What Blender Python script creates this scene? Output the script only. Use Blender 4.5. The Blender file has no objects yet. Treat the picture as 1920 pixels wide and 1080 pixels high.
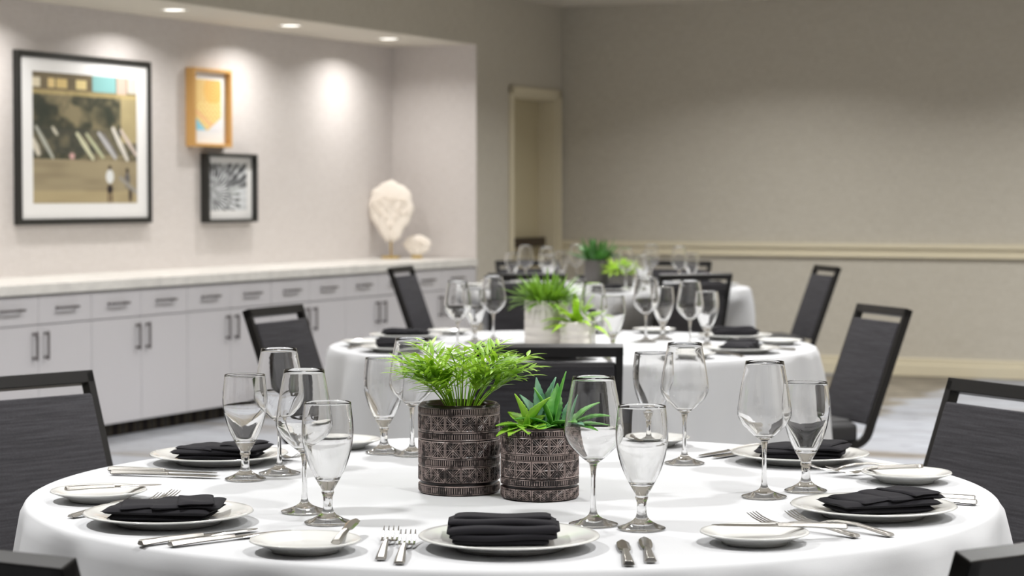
import bpy, math, random
from mathutils import Vector, Matrix
import numpy as np

# ------------------------------------------------------------------ scene, camera, exposure
S = bpy.context.scene
COL = S.collection
S.view_settings.view_transform = 'Standard'
S.view_settings.look = 'None'
S.view_settings.gamma = 1.0
S.view_settings.use_curve_mapping = False
S.view_settings.exposure = -0.95
FPX = 4073.0
PITCH = math.radians(2.4241)
CZ = 1.274
cam_d = bpy.data.cameras.new('camera')
cam_d.sensor_width = 36.0
cam_d.lens = FPX / 1920 * 36.0
cam_d.clip_start = 0.05
cam_d.clip_end = 60
cam_d.dof.use_dof = True
cam_d.dof.focus_distance = 3.62
cam_d.dof.aperture_fstop = 6.8
cam = bpy.data.objects.new('camera', cam_d)
COL.objects.link(cam)
cam.location = (0, 0, CZ)
cam.rotation_euler = (math.radians(90) - PITCH, 0, 0)
S.camera = cam
cy = S.cycles
cy.max_bounces = 16
cy.transmission_bounces = 14
cy.transparent_max_bounces = 12
cy.diffuse_bounces = 5
cy.glossy_bounces = 6
cy.caustics_refractive = True
cy.caustics_reflective = False
cy.blur_glossy = 0.6
cy.sample_clamp_indirect = 4.0
try:
    cy.use_denoising = True
except Exception:
    pass
w = bpy.data.worlds.new('world'); S.world = w
w.use_nodes = True
w.node_tree.nodes['Background'].inputs[0].default_value = (0.9, 0.93, 1, 1)
w.node_tree.nodes['Background'].inputs[1].default_value = 0.05

# room frame: U = distance from the niche edge toward the camera along the left wall,
# B = distance out from that wall into the room
TH = math.radians(25.563)
LX, LY = math.sin(TH), math.cos(TH)
BX, BY = LY, -LX
CX0, CY0 = 0.376, 16.546           # far left corner of the room
U0 = 1.45                          # corner to niche edge
CEIL = 2.703
def W(u, b, z=0.0):
    d = u + U0
    return Vector((CX0 - d * LX + b * BX, CY0 - d * LY + b * BY, z))
ROOM_ROT = -TH                     # local +y runs along the wall away from the camera, +x into the room
UMAX, BMAX = 19.0, 9.2
T1 = (0.0, 3.80); T2 = (0.208, 7.49); T3 = (0.507, 12.3)
RT = 0.84; ZT = 0.76

P_ROOM, P_NICHE = 61.0, 17.0
ROOM_LAMPS = [(u, b) for u in (0.2, 2.4, 4.6, 6.8, 9.0, 11.2) for b in (1.9, 4.2, 6.5, 8.2)]
NICHE_LAMPS = [(0.797, -0.26), (2.055, -0.26), (3.313, -0.26), (4.571, -0.26), (5.829, -0.26)]
def lamp(p, power, size, spread, color):
    d = bpy.data.lights.new('downlight_lamp', 'AREA')
    d.shape = 'DISK'; d.size = size; d.energy = power; d.color = color
    d.spread = math.radians(spread)
    o = bpy.data.objects.new('downlight_lamp', d); COL.objects.link(o)
    o.location = p
    return o
for u, b in ROOM_LAMPS:
    lamp(W(u, b, CEIL - 0.012), P_ROOM, 0.22, 138, (1.0, 0.993, 0.985))
for u, b in NICHE_LAMPS:
    lamp(W(u, b, 2.333 - 0.010), P_NICHE, 0.12, 150, (1.0, 0.975, 0.94))

# ------------------------------------------------------------------ helpers
def srgb(r, g, b):
    f = lambda c: (c / 255 / 12.92) if c / 255 <= 0.04045 else ((c / 255 + 0.055) / 1.055) ** 2.4
    return (f(r), f(g), f(b), 1)

class MB:
    def __init__(s): s.v = []; s.f = []; s.sm = []; s.c = []
    def add(s, vs, fs, smooth=False, M=None):
        n = len(s.v)
        if M is not None: vs = [M @ Vector(p) for p in vs]
        s.v += [tuple(p) for p in vs]
        s.f += [tuple(i + n for i in f) for f in fs]
        s.sm += [smooth] * len(fs)
        return s
    def box(s, x0, x1, y0, y1, z0, z1, M=None, smooth=False):
        vs = [(x, y, z) for z in (z0, z1) for y in (y0, y1) for x in (x0, x1)]
        return s.add(vs, [(0, 2, 3, 1), (4, 5, 7, 6), (0, 1, 5, 4), (1, 3, 7, 5), (3, 2, 6, 7), (2, 0, 4, 6)], smooth, M)
    def rbox(s, x0, x1, y0, y1, z0, z1, r, M=None, seg=3, smooth=True):
        """box with rounded edges all round"""
        N = seg
        cx, cyy, cz = (x0 + x1) / 2, (y0 + y1) / 2, (z0 + z1) / 2
        hx, hy, hz = (x1 - x0) / 2, (y1 - y0) / 2, (z1 - z0) / 2
        r = min(r, hx, hy, hz)
        def line(h):
            L = [-h + r - r * math.cos(math.pi / 2 * i / N) for i in range(N + 1)]
            return [-1 + 0 * q for q in L]
        grid = lambda: [(-1, k) for k in range(N + 1)] + [(1, k) for k in range(N + 1)]
        # sphere-mapped cube
        idx = {}; vs = []; fs = []
        t = [-1 + k / N for k in range(N + 1)] + [k / N for k in range(N + 1)]
        sg = [-1] * (N + 1) + [1] * (N + 1)
        m = len(t)
        def vert(a, b, c, sa, sb, sc):
            key = (round(a, 5), round(b, 5), round(c, 5), sa, sb, sc)
            if key in idx: return idx[key]
            d = Vector((a, b, c)); d.normalize()
            p = (cx + sa * (hx - r) + d.x * r, cyy + sb * (hy - r) + d.y * r, cz + sc * (hz - r) + d.z * r)
            idx[key] = len(vs); vs.append(p); return idx[key]
        for ax in range(3):
            for sd in (-1, 1):
                for i in range(m - 1):
                    for j in range(m - 1):
                        q = []
                        for (ii, jj) in ((i, j), (i + 1, j), (i + 1, j + 1), (i, j + 1)):
                            co = [0, 0, 0]; sn = [0, 0, 0]
                            o1, o2 = (ax + 1) % 3, (ax + 2) % 3
                            co[ax] = sd; sn[ax] = sd
                            co[o1] = t[ii]; sn[o1] = sg[ii]; co[o2] = t[jj]; sn[o2] = sg[jj]
                            q.append(vert(*co, *sn))
                        if sd < 0: q = q[::-1]
                        if len(set(q)) > 2: fs.append(tuple(dict.fromkeys(q)))
        return s.add(vs, fs, smooth, M)
    def lathe(s, prof, n=48, M=None, smooth=True, closed=False):
        vs = []; fs = []; m = len(prof); pole = {}
        ids = []
        for k, (r, z) in enumerate(prof):
            if r < 1e-6:
                vs.append((0, 0, z)); ids.append([len(vs) - 1] * n)
            else:
                row = []
                for i in range(n):
                    a = 2 * math.pi * i / n
                    vs.append((r * math.cos(a), r * math.sin(a), z)); row.append(len(vs) - 1)
                ids.append(row)
        pairs = [(k, k + 1) for k in range(m - 1)] + ([(m - 1, 0)] if closed else [])
        for a, b in pairs:
            for i in range(n):
                j = (i + 1) % n
                q = list(dict.fromkeys((ids[a][i], ids[a][j], ids[b][j], ids[b][i])))
                if len(q) > 2: fs.append(tuple(q))
        return s.add(vs, fs, smooth, M)
    def tube(s, pts, rad, n=8, M=None, cap=True):
        pts = [Vector(p) for p in pts]; vs = []; fs = []
        if not hasattr(rad, '__len__'): rad = [rad] * len(pts)
        up = None
        for k, p in enumerate(pts):
            d = (pts[min(k + 1, len(pts) - 1)] - pts[max(k - 1, 0)]).normalized()
            if up is None:
                up = Vector((0, 0, 1)) if abs(d.z) < 0.9 else Vector((1, 0, 0))
            a = d.cross(up).normalized(); b = a.cross(d).normalized(); up = b
            for i in range(n):
                t = 2 * math.pi * i / n
                vs.append(p + (a * math.cos(t) + b * math.sin(t)) * rad[k])
        for k in range(len(pts) - 1):
            for i in range(n):
                j = (i + 1) % n
                fs.append((k * n + i, k * n + j, (k + 1) * n + j, (k + 1) * n + i))
        if cap:
            fs.append(tuple(range(n))[::-1]); fs.append(tuple(range((len(pts) - 1) * n, len(pts) * n)))
        return s.add(vs, fs, True, M)
    def sweep(s, path, wx, d, x, M=None):
        """rectangular bar swept along a path in the yz-plane, centred on x"""
        vs = []; fs = []; P = [Vector((0, a, b)) for a, b in path]
        for k, p in enumerate(P):
            t0 = (P[k] - P[k - 1]).normalized() if k else (P[1] - P[0]).normalized()
            t1 = (P[k + 1] - P[k]).normalized() if k < len(P) - 1 else t0
            t = (t0 + t1).normalized(); nrm = Vector((0, -t.z, t.y)); c = max(0.5, t.dot(t0))
            for sx, sn in ((-1, -1), (1, -1), (1, 1), (-1, 1)):
                vs.append(Vector((x + sx * wx / 2, 0, 0)) + p + nrm * (sn * d / 2 / c))
        for k in range(len(P) - 1):
            for i in range(4):
                j = (i + 1) % 4
                fs.append((k * 4 + i, k * 4 + j, k * 4 + 4 + j, k * 4 + 4 + i))
        fs += [(3, 2, 1, 0), tuple(range(4 * len(P) - 4, 4 * len(P)))]
        return s.add(vs, fs, False, M)
    def build(s, name, mat, parent=None, bevel=0.0, colors=None):
        me = bpy.data.meshes.new(name)
        me.from_pydata(s.v, [], s.f)
        me.polygons.foreach_set('use_smooth', s.sm)
        if mat: me.materials.append(mat)
        if colors is not None:
            at = me.color_attributes.new('Col', 'FLOAT_COLOR', 'POINT')
            at.data.foreach_set('color', np.asarray(colors, dtype=np.float32).ravel())
        me.update()
        o = bpy.data.objects.new(name, me); COL.objects.link(o)
        if parent: o.parent = parent
        if bevel:
            m = o.modifiers.new('bevel', 'BEVEL'); m.width = bevel; m.segments = 2
            m.limit_method = 'ANGLE'; m.angle_limit = math.radians(40)
        return o

def tag(o, label=None, cat=None, group=None, kind=None):
    if label: o['label'] = label
    if cat: o['category'] = cat
    if group: o['group'] = group
    if kind: o['kind'] = kind
    return o
def empty(name, loc=(0, 0, 0), rz=0, label=None, cat=None, group=None):
    o = bpy.data.objects.new(name, None); COL.objects.link(o)
    o.empty_display_size = 0.05
    o.location = loc; o.rotation_euler = (0, 0, rz)
    return tag(o, label, cat, group)
KIDS = {}
def kid(parent, o):
    KIDS.setdefault(parent.name, []).append(o); return o
def copy_tree(o, parent=None):
    c = o.copy(); COL.objects.link(c)
    if parent: c.parent = parent
    for ch in o.children:
        copy_tree(ch, c)
    return c
class Proto:
    """first call hands out the prototype, the later ones copies of it"""
    def __init__(s, o): s.o = o; s.used = False
    def put(s, loc, rot=(0, 0, 0), label=None, group=None):
        o = s.o if not s.used else copy_tree(s.o)
        s.used = True
        o.location = loc
        o.rotation_euler = rot if hasattr(rot, '__len__') else (0, 0, rot)
        if label: o['label'] = label
        if group: o['group'] = group
        return o

# ------------------------------------------------------------------ materials
class NT:
    def __init__(s, name):
        s.m = bpy.data.materials.new(name); s.m.use_nodes = True
        s.t = s.m.node_tree; s.b = s.t.nodes['Principled BSDF']; s.o = s.t.nodes['Material Output']
    def n(s, typ, **kw):
        nd = s.t.nodes.new(typ)
        for k, v in kw.items():
            if k.startswith('i_'):
                nd.inputs[k[2:].replace('_', ' ')].default_value = v
            else: setattr(nd, k, v)
        return nd
    def l(s, a, b): s.t.links.new(a, b)
    def set(s, **kw):
        for k, v in kw.items(): s.b.inputs[k.replace('_', ' ')].default_value = v
        return s
    def coord(s, scale=(1, 1, 1), which='Object', rot=(0, 0, 0)):
        c = s.n('ShaderNodeTexCoord'); mp = s.n('ShaderNodeMapping')
        mp.inputs['Scale'].default_value = scale; mp.inputs['Rotation'].default_value = rot
        s.l(c.outputs[which], mp.inputs[0]); return mp.outputs[0]
    def noise(s, vec, scale, detail=3, rough=0.5):
        nd = s.n('ShaderNodeTexNoise'); nd.inputs['Scale'].default_value = scale
        nd.inputs['Detail'].default_value = detail; nd.inputs['Roughness'].default_value = rough
        if vec is not None: s.l(vec, nd.inputs['Vector'])
        return nd.outputs['Fac']
    def ramp(s, fac, stops):
        nd = s.n('ShaderNodeValToRGB'); e = nd.color_ramp.elements
        e[0].position, e[0].color = stops[0]; e[1].position, e[1].color = stops[-1]
        for p, c in stops[1:-1]:
            x = e.new(p); x.color = c
        s.l(fac, nd.inputs[0]); return nd.outputs[0]
    def bump(s, h, strength=0.2, dist=0.001):
        nd = s.n('ShaderNodeBump'); nd.inputs['Strength'].default_value = strength
        nd.inputs['Distance'].default_value = dist
        s.l(h, nd.inputs['Height']); s.l(nd.outputs[0], s.b.inputs['Normal']); return nd
def plain(name, col, rough=0.5, metal=0.0, bump=None, **kw):
    m = NT(name); m.set(Base_Color=col, Roughness=rough, Metallic=metal)
    for k, v in kw.items(): m.b.inputs[k.replace('_', ' ')].default_value = v
    if bump:
        m.bump(m.noise(m.coord(), bump[0], 4), bump[1], bump[2])
    return m.m

def wallcover(name, c1, c2):
    m = NT(name); m.set(Roughness=0.75)
    a = m.noise(m.coord((260, 260, 14)), 1.0, 2)
    b = m.noise(m.coord((14, 14, 300)), 1.0, 2)
    ad = m.n('ShaderNodeMath', operation='ADD'); m.l(a, ad.inputs[0]); m.l(b, ad.inputs[1])
    hf = m.n('ShaderNodeMath', operation='MULTIPLY'); m.l(ad.outputs[0], hf.inputs[0]); hf.inputs[1].default_value = 0.5
    m.l(m.ramp(hf.outputs[0], [(0.35, c1), (0.65, c2)]), m.b.inputs['Base Color'])
    m.bump(hf.outputs[0], 0.35, 0.0012)
    return m.m
M_WALL = wallcover('wallcovering', srgb(179, 173, 160), srgb(199, 194, 182))
M_NICHE = wallcover('niche_wallcovering', srgb(203, 197, 194), srgb(217, 212, 210))
M_CEIL = plain('ceiling_paint', srgb(214, 208, 196), 0.9)
M_CREAM = plain('cream_trim_paint', srgb(212, 203, 178), 0.45, bump=(60, 0.05, 0.001))
M_DOOR = plain('door_paint', srgb(190, 180, 150), 0.5)
M_BRONZE = plain('dark_bronze', srgb(70, 58, 48), 0.4, 0.6)
M_CAB = plain('cabinet_laminate', srgb(206, 204, 207), 0.38, bump=(30, 0.02, 0.0005))
M_CABIN = plain('cabinet_inside', srgb(120, 118, 120), 0.7)
M_NICKEL = plain('brushed_nickel', srgb(118, 112, 112), 0.33, 1.0)
def quartz():
    m = NT('white_quartz'); m.set(Roughness=0.25)
    m.l(m.ramp(m.noise(m.coord(), 9, 8, 0.7), [(0.3, srgb(214, 212, 208)), (0.6, srgb(236, 234, 229)), (0.8, srgb(198, 196, 194))]), m.b.inputs['Base Color'])
    return m.m
M_QUARTZ = quartz()
def kick():
    m = NT('striped_carpet_base'); m.set(Roughness=0.95)
    wv = m.n('ShaderNodeTexWave', wave_type='BANDS', bands_direction='Y'); wv.inputs['Scale'].default_value = 2.4
    wv.inputs['Distortion'].default_value = 1.5; wv.inputs['Detail'].default_value = 2
    m.l(m.coord(), wv.inputs[0])
    m.l(m.ramp(wv.outputs['Fac'], [(0.25, srgb(34, 30, 28)), (0.55, srgb(88, 78, 62)), (0.8, srgb(62, 58, 55))]), m.b.inputs['Base Color'])
    return m.m
M_KICK = kick()
def carpet():
    m = NT('patterned_carpet'); m.set(Roughness=0.97)
    # broad brush-stroke bands over a pale blue-grey field
    v = m.coord((0.35, 1.9, 1), rot=(0, 0, 0.5))
    n1 = m.noise(v, 0.95, 4, 0.6)
    base = m.ramp(n1, [(0.30, srgb(106, 98, 88)), (0.40, srgb(131, 124, 115)), (0.47, srgb(154, 156, 161)), (0.60, srgb(164, 167, 174)), (0.72, srgb(146, 148, 149))])
    n2 = m.noise(m.coord((3.0, 9, 1), rot=(0, 0, 0.35)), 1.3, 5, 0.65)
    pat = m.ramp(n2, [(0.33, srgb(115, 106, 93)), (0.46, srgb(255, 255, 255)), (0.6, srgb(255, 255, 255)), (0.75, srgb(170, 164, 149))])
    mx = m.n('ShaderNodeMix', data_type='RGBA', blend_type='MULTIPLY'); mx.inputs[0].default_value = 0.5
    m.l(base, mx.inputs[6]); m.l(pat, mx.inputs[7])
    # darker brown border band running along the room
    sx = m.n('ShaderNodeSeparateXYZ'); m.l(m.coord(), sx.inputs[0])
    nb = m.noise(m.coord((1.2, 1.2, 1)), 1.6, 4, 0.6)
    off = m.n('ShaderNodeMath', operation='MULTIPLY_ADD'); m.l(nb, off.inputs[0]); off.inputs[1].default_value = 0.9; m.l(sx.outputs[0], off.inputs[2])
    band = m.ramp(off.outputs[0], [(0.0, (0, 0, 0, 1)), (1.0, (0, 0, 0, 1))])
    mr = m.n('ShaderNodeMapRange'); mr.inputs['From Min'].default_value = 2.0; mr.inputs['From Max'].default_value = 4.4
    m.l(off.outputs[0], mr.inputs[0])
    band = m.ramp(mr.outputs[0], [(0.20, (0, 0, 0, 1)), (0.30, (1, 1, 1, 1)), (0.66, (1, 1, 1, 1)), (0.72, (0, 0, 0, 1))])
    pt = m.ramp(m.noise(m.coord((2.2, 7, 1), rot=(0, 0, 0.35)), 2.0, 5, 0.65), [(0.3, srgb(80, 75, 70)), (0.5, srgb(124, 116, 101)), (0.7, srgb(154, 148, 133))])
    mb_ = m.n('ShaderNodeMix', data_type='RGBA'); m.l(band, mb_.inputs[0]); m.l(mx.outputs[2], mb_.inputs[6]); m.l(pt, mb_.inputs[7])
    mx = mb_
    # fibre
    n3 = m.noise(m.coord(), 420, 3, 0.7)
    fib = m.ramp(n3, [(0.3, (0.72, 0.72, 0.72, 1)), (0.7, (1, 1, 1, 1))])
    m2 = m.n('ShaderNodeMix', data_type='RGBA', blend_type='MULTIPLY'); m2.inputs[0].default_value = 0.6
    m.l(mx.outputs[2], m2.inputs[6]); m.l(fib, m2.inputs[7])
    m.l(m2.outputs[2], m.b.inputs['Base Color'])
    m.bump(n3, 0.5, 0.004)
    return m.m
M_CARPET = carpet()
def cloth(name, col, rough=0.85):
    m = NT(name); m.set(Base_Color=col, Roughness=rough)
    try: m.b.inputs['Specular IOR Level'].default_value = 0.2
    except Exception: pass
    a = m.noise(m.coord(), 9, 3, 0.5)
    b = m.noise(m.coord(), 900, 2, 0.6)
    ad = m.n('ShaderNodeMath', operation='MULTIPLY_ADD'); m.l(a, ad.inputs[0]); ad.inputs[1].default_value = 5.0; m.l(b, ad.inputs[2])
    m.bump(ad.outputs[0], 0.35, 0.0006)
    return m.m
M_CLOTH = cloth('white_table_linen', srgb(190, 191, 193))
M_NAPKIN = cloth('black_napkin_linen', srgb(29, 28, 32), 0.85)
def chair_fabric():
    m = NT('charcoal_chair_fabric'); m.set(Roughness=0.85, Specular_IOR_Level=0.25)
    a = m.noise(m.coord((7, 7, 210)), 1.0, 4, 0.65)
    b = m.noise(m.coord((260, 260, 500)), 1.0, 2)
    ad = m.n('ShaderNodeMath', operation='MULTIPLY_ADD'); m.l(b, ad.inputs[0]); ad.inputs[1].default_value = 0.4; m.l(a, ad.inputs[2])
    m.l(m.ramp(ad.outputs[0], [(0.40, srgb(38, 37, 40)), (0.62, srgb(52, 51, 54)), (0.95, srgb(70, 69, 73))]), m.b.inputs['Base Color'])
    m.bump(ad.outputs[0], 0.4, 0.0008)
    return m.m
M_FAB = chair_fabric()
M_VINYL = plain('black_seat_vinyl', srgb(28, 27, 29), 0.5, bump=(200, 0.1, 0.0005))
M_FRAME = plain('black_metal_frame', srgb(20, 18, 17), 0.42, 0.0, bump=(120, 0.05, 0.0004), Specular_IOR_Level=0.3)
def glassm():
    m = NT('clear_glass')
    m.set(Base_Color=(1, 1, 1, 1), Roughness=0.0, IOR=1.5)
    m.b.inputs['Transmission Weight'].default_value = 1.0
    return m.m
M_GLASS = glassm()
M_CHINA = plain('white_porcelain', srgb(212, 212, 209), 0.12, Coat_Weight=0.3)
M_STEEL = plain('polished_cutlery_steel', srgb(205, 203, 200), 0.16, 1.0)
def handle_m():
    m = NT('ribbed_steel_handle'); m.set(Base_Color=srgb(176, 173, 168), Roughness=0.3, Metallic=1.0)
    wv = m.n('ShaderNodeTexWave', wave_type='BANDS', bands_direction='Y'); wv.inputs['Scale'].default_value = 160
    m.l(m.coord(), wv.inputs[0]); m.bump(wv.outputs['Fac'], 0.35, 0.0006)
    return m.m
M_HANDLE = handle_m()
def leafm(name, c1, c2, scale=60, trans=0.25):
    m = NT(name); m.set(Roughness=0.45)
    m.l(m.ramp(m.noise(m.coord(), scale, 3), [(0.3, c1), (0.7, c2)]), m.b.inputs['Base Color'])
    tr = m.n('ShaderNodeBsdfTranslucent'); tr.inputs[0].default_value = c2
    mx = m.n('ShaderNodeMixShader'); mx.inputs[0].default_value = trans
    m.l(m.b.outputs[0], mx.inputs[1]); m.l(tr.outputs[0], mx.inputs[2]); m.l(mx.outputs[0], m.o.inputs[0])
    return m.m
M_PALM = leafm('palm_leaf', srgb(92, 142, 26), srgb(172, 212, 62), 38, 0.3)
M_STEM = leafm('palm_stem', srgb(120, 160, 60), srgb(150, 186, 90), 30, 0.1)
M_SUC = leafm('lime_succulent', srgb(112, 176, 46), srgb(166, 210, 66), 50, 0.2)
M_SUC2 = leafm('green_succulent', srgb(72, 146, 58), srgb(124, 190, 82), 50, 0.2)
M_SUC3 = leafm('blue_green_succulent', srgb(86, 142, 112), srgb(140, 184, 150), 50, 0.15)
M_GRASS = leafm('grass_green_leaf', srgb(76, 116, 24), srgb(124, 166, 46), 45, 0.2)
M_DARKLEAF = leafm('dark_green_leaf', srgb(38, 84, 34), srgb(72, 124, 50), 45, 0.15)
M_LIME = leafm('lime_leaf', srgb(150, 196, 40), srgb(190, 222, 80), 45, 0.3)
M_SOIL = plain('dark_potting_soil', srgb(34, 24, 20), 0.9, bump=(150, 0.8, 0.004))
M_POTIN = plain('dark_glazed_inside', srgb(46, 30, 28), 0.25)
M_POTW = plain('white_washed_ceramic', srgb(226, 220, 215), 0.5, bump=(60, 0.3, 0.002))
M_POTG = plain('grey_ceramic', srgb(92, 88, 86), 0.5, bump=(60, 0.3, 0.002))
M_CORAL = plain('bleached_coral', srgb(246, 238, 228), 0.8, bump=(90, 0.8, 0.004))
M_GOLD = plain('brass_stand', srgb(200, 170, 90), 0.35, 0.8)
M_OAK = plain('gold_oak_frame', srgb(205, 160, 96), 0.45, bump=(40, 0.1, 0.001))
M_BLACKFR = plain('black_picture_frame', srgb(38, 38, 36), 0.4)
M_MAT = plain('white_mat_board', srgb(236, 236, 236), 0.8)
def vcol(name, rough=0.6, bump=False, coat=0.0):
    m = NT(name); m.set(Roughness=rough)
    a = m.n('ShaderNodeVertexColor', layer_name='Col')
    m.l(a.outputs[0], m.b.inputs['Base Color'])
    m.b.inputs['Specular IOR Level'].default_value = 0.35
    if coat: m.b.inputs['Coat Weight'].default_value = coat
    return m.m
M_PRINT = vcol('printed_picture', 0.5)
M_POTDARK = vcol('embossed_dark_glaze', 0.30)
def emis(name, col, st):
    m = NT(name); m.set(Base_Color=(0, 0, 0, 1))
    m.b.inputs['Emission Color'].default_value = col; m.b.inputs['Emission Strength'].default_value = st
    return m.m
M_LENS = emis('lit_downlight_lens', (1, 0.96, 0.88, 1), 6.0)
M_TRIMW = plain('white_lamp_trim', srgb(240, 238, 232), 0.5)

# ------------------------------------------------------------------ the room
def room_obj(mb, name, mat, kind='structure', bevel=0.0):
    o = mb.build(name, mat, None, bevel)
    if kind: o['kind'] = kind
    return o
def rframe(o, u=0.0, b=0.0, z=0.0):
    """place an object built in room axes: local x = B (into the room), local y = -U (away from camera)"""
    o.location = W(u, b, z); o.rotation_euler = (0, 0, ROOM_ROT); return o
NU1 = 7.095      # near end of the niche
ND = 0.670     # niche depth
NH = 2.335     # niche height
# local frame at niche edge: x = b, y = -u
mb = MB(); mb.box(-ND - 0.3, BMAX + 0.2, -UMAX - 0.2, U0 + 0.2, -0.1, 0.0)
rframe(room_obj(mb, 'floor', M_CARPET))
mb = MB(); mb.box(0, BMAX + 0.2, -UMAX - 0.2, U0 + 0.2, CEIL, CEIL + 0.1)
rframe(room_obj(mb, 'ceiling', M_CEIL))
# left wall with door opening (u from -1.45 .. 0) and niche
DU0, DU1, DH, CAS = -1.36, -0.58, 2.01, 0.06     # clear opening of the door (u)
mb = MB()
mb.box(-0.2, 0, U0 - (U0 + DU0), U0 + 0.2, 0, CEIL)                 # sliver beside the corner
mb.box(-0.2, 0, -DU1 - (0), -DU0, DH, CEIL)                          # above door
mb.box(-0.2, 0, 0.003, -DU1, 0, CEIL)                                   # between niche and door
mb.box(-ND - 0.15, 0, -NU1, 0.0, NH, CEIL)                            # header over the niche
mb.box(-0.2, 0, -UMAX - 0.2, -NU1, 0, CEIL)
rframe(room_obj(mb, 'wall_left', M_WALL))
mb = MB(); mb.box(-ND - 0.15, -ND, -NU1 - 0.15, 0.15, 0, NH)
rframe(room_obj(mb, 'wall_niche_back', M_NICHE))
mb = MB(); mb.box(-ND, -0.0005, 0.0, 0.15, 0, NH)
rframe(room_obj(mb, 'wall_niche_far', M_NICHE))
mb = MB(); mb.box(-ND, -0.2, -NU1 - 0.15, -NU1, 0, NH)
rframe(room_obj(mb, 'wall_niche_near', M_NICHE))
mb = MB(); mb.box(-ND, -0.003, -NU1, 0, NH - 0.004, NH + 0.001)
rframe(room_obj(mb, 'ceiling_niche', M_CEIL))
mb = MB(); mb.box(0, BMAX + 0.2, U0, U0 + 0.2, 0, CEIL)
rframe(room_obj(mb, 'wall_back', M_WALL))
mb = MB(); mb.box(BMAX, BMAX + 0.2, -UMAX, U0, 0, CEIL)
rframe(room_obj(mb, 'wall_right', M_WALL))
mb = MB(); mb.box(-0.2, BMAX + 0.2, -UMAX - 0.2, -UMAX, 0, CEIL)
rframe(room_obj(mb, 'wall_front', M_WALL))
# chair rail and skirting of the back wall
mb = MB(); mb.box(0.0, BMAX, U0 - 0.018, U0, 0.838, 0.930); mb.box(0.0, BMAX, U0 - 0.034, U0, 0.898, 0.935)
mb.box(0.0, BMAX, U0 - 0.028, U0, 0.835, 0.856)
rframe(room_obj(mb, 'trim_1', M_CREAM, bevel=0.006))
mb = MB(); mb.box(0.0, BMAX, U0 - 0.016, U0, 0, 0.128); mb.box(0, BMAX, U0 - 0.024, U0, 0.0, 0.085)
rframe(room_obj(mb, 'baseboard_back', M_CREAM, bevel=0.004))
mb = MB(); mb.box(0.0, 0.014, 0.0, -DU1 - CAS, 0, 0.128)
rframe(room_obj(mb, 'baseboard_left', M_CREAM, bevel=0.004))
# door: casing, jamb, recessed leaf with a push bar
mb = MB()
mb.box(0, 0.02, -DU1 - CAS, -DU1, 0, DH + CAS); mb.box(0, 0.02, -DU0, -DU0 + CAS, 0, DH + CAS)
mb.box(0, 0.02, -DU1 - CAS, -DU0 + CAS, DH, DH + CAS)
mb.box(-0.2, 0.0, -DU1 - 0.001, -DU1 + 0.02, 0, DH); mb.box(-0.2, 0.0, -DU0 - 0.02, -DU0 + 0.001, 0, DH)
mb.box(-0.2, 0.0, -DU1, -DU0, DH - 0.02, DH + 0.001)
rframe(room_obj(mb, 'trim_2', M_CREAM, bevel=0.003))
mb = MB(); mb.box(-0.19, -0.145, -DU1 + 0.02, -DU0 - 0.02, 0.004, DH - 0.02)
door = rframe(room_obj(mb, 'door_1', M_DOOR, bevel=0.002))
mb = MB(); mb.rbox(-0.10, -0.06, -DU1 + 0.05, -DU0 - 0.06, 0.895, 0.965, 0.01)
mb.box(-0.146, -0.09, -DU1 + 0.06, -DU1 + 0.13, 0.90, 0.96); mb.box(-0.146, -0.09, -DU0 - 0.14, -DU0 - 0.07, 0.90, 0.96)
mb.build('push_bar', M_BRONZE, door)

# ------------------------------------------------------------------ ceiling fixtures
def make_downlight(r):
    t = empty('recessed_downlight', label='x', cat='ceiling light')
    mb = MB(); mb.lathe([(r, 0.0), (r + 0.018, 0.0), (r + 0.018, -0.004), (r, -0.006), (r, 0.0)], 40); mb.build('trim_ring', M_TRIMW, t)
    mb = MB(); mb.lathe([(0, -0.002), (r, -0.002), (r, 0.0), (0, 0.0)], 40); mb.build('lens', M_LENS, t)
    return Proto(t)
dl = make_downlight(0.066)
names = ['round downlight set in the niche ceiling farthest from the camera', 'middle round downlight of the three in the niche ceiling',
         'nearest round downlight in the niche ceiling, above the two small pictures']
for i, (u, b) in enumerate(NICHE_LAMPS):
    if i < 3: dl.put(W(u, b, NH - 0.004), (0, 0, 0), names[i], 'downlights in the niche ceiling')
# ------------------------------------------------------------------ cabinets along the niche
UW = 0.874
def make_cabinet():
    t = empty('base_cabinet', label='x', cat='cabinet')
    hw = UW / 2
    mb = MB(); mb.box(-0.60, -0.022, -hw + 0.0005, hw - 0.0005, 0.078, 0.783); mb.build('body', M_CABIN, t)
    mb = MB(); mb.box(-0.56, -0.075, -hw + 0.0005, hw - 0.0005, 0.0, 0.078); mb.build('toe_kick', M_KICK, t)
    for s in (-1, 1):
        y0, y1 = (-hw + 0.002, -0.0015) if s < 0 else (0.0015, hw - 0.002)
        d = MB().box(-0.021, 0, y0, y1, 0.078, 0.629).build('door', M_CAB, t, 0.0015)
        yh = s * 0.045
        h = MB(); h.rbox(0.022, 0.032, yh - 0.006, yh + 0.006, 0.455, 0.600, 0.004)
        h.box(0, 0.026, yh - 0.005, yh + 0.005, 0.462, 0.474); h.box(0, 0.026, yh - 0.005, yh + 0.005, 0.581, 0.593)
        h.build('handle', M_NICKEL, d)
        d = MB().box(-0.021, 0, y0, y1, 0.634, 0.776).build('drawer', M_CAB, t, 0.0015)
        ym = (y0 + y1) / 2
        h = MB(); h.rbox(0.022, 0.032, ym - 0.085, ym + 0.085, 0.705, 0.717, 0.004)
        h.box(0, 0.026, ym - 0.08, ym - 0.068, 0.706, 0.716); h.box(0, 0.026, ym + 0.068, ym + 0.08, 0.706, 0.716)
        h.build('handle', M_NICKEL, d)
    return Proto(t)
cabp = make_cabinet()
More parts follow.
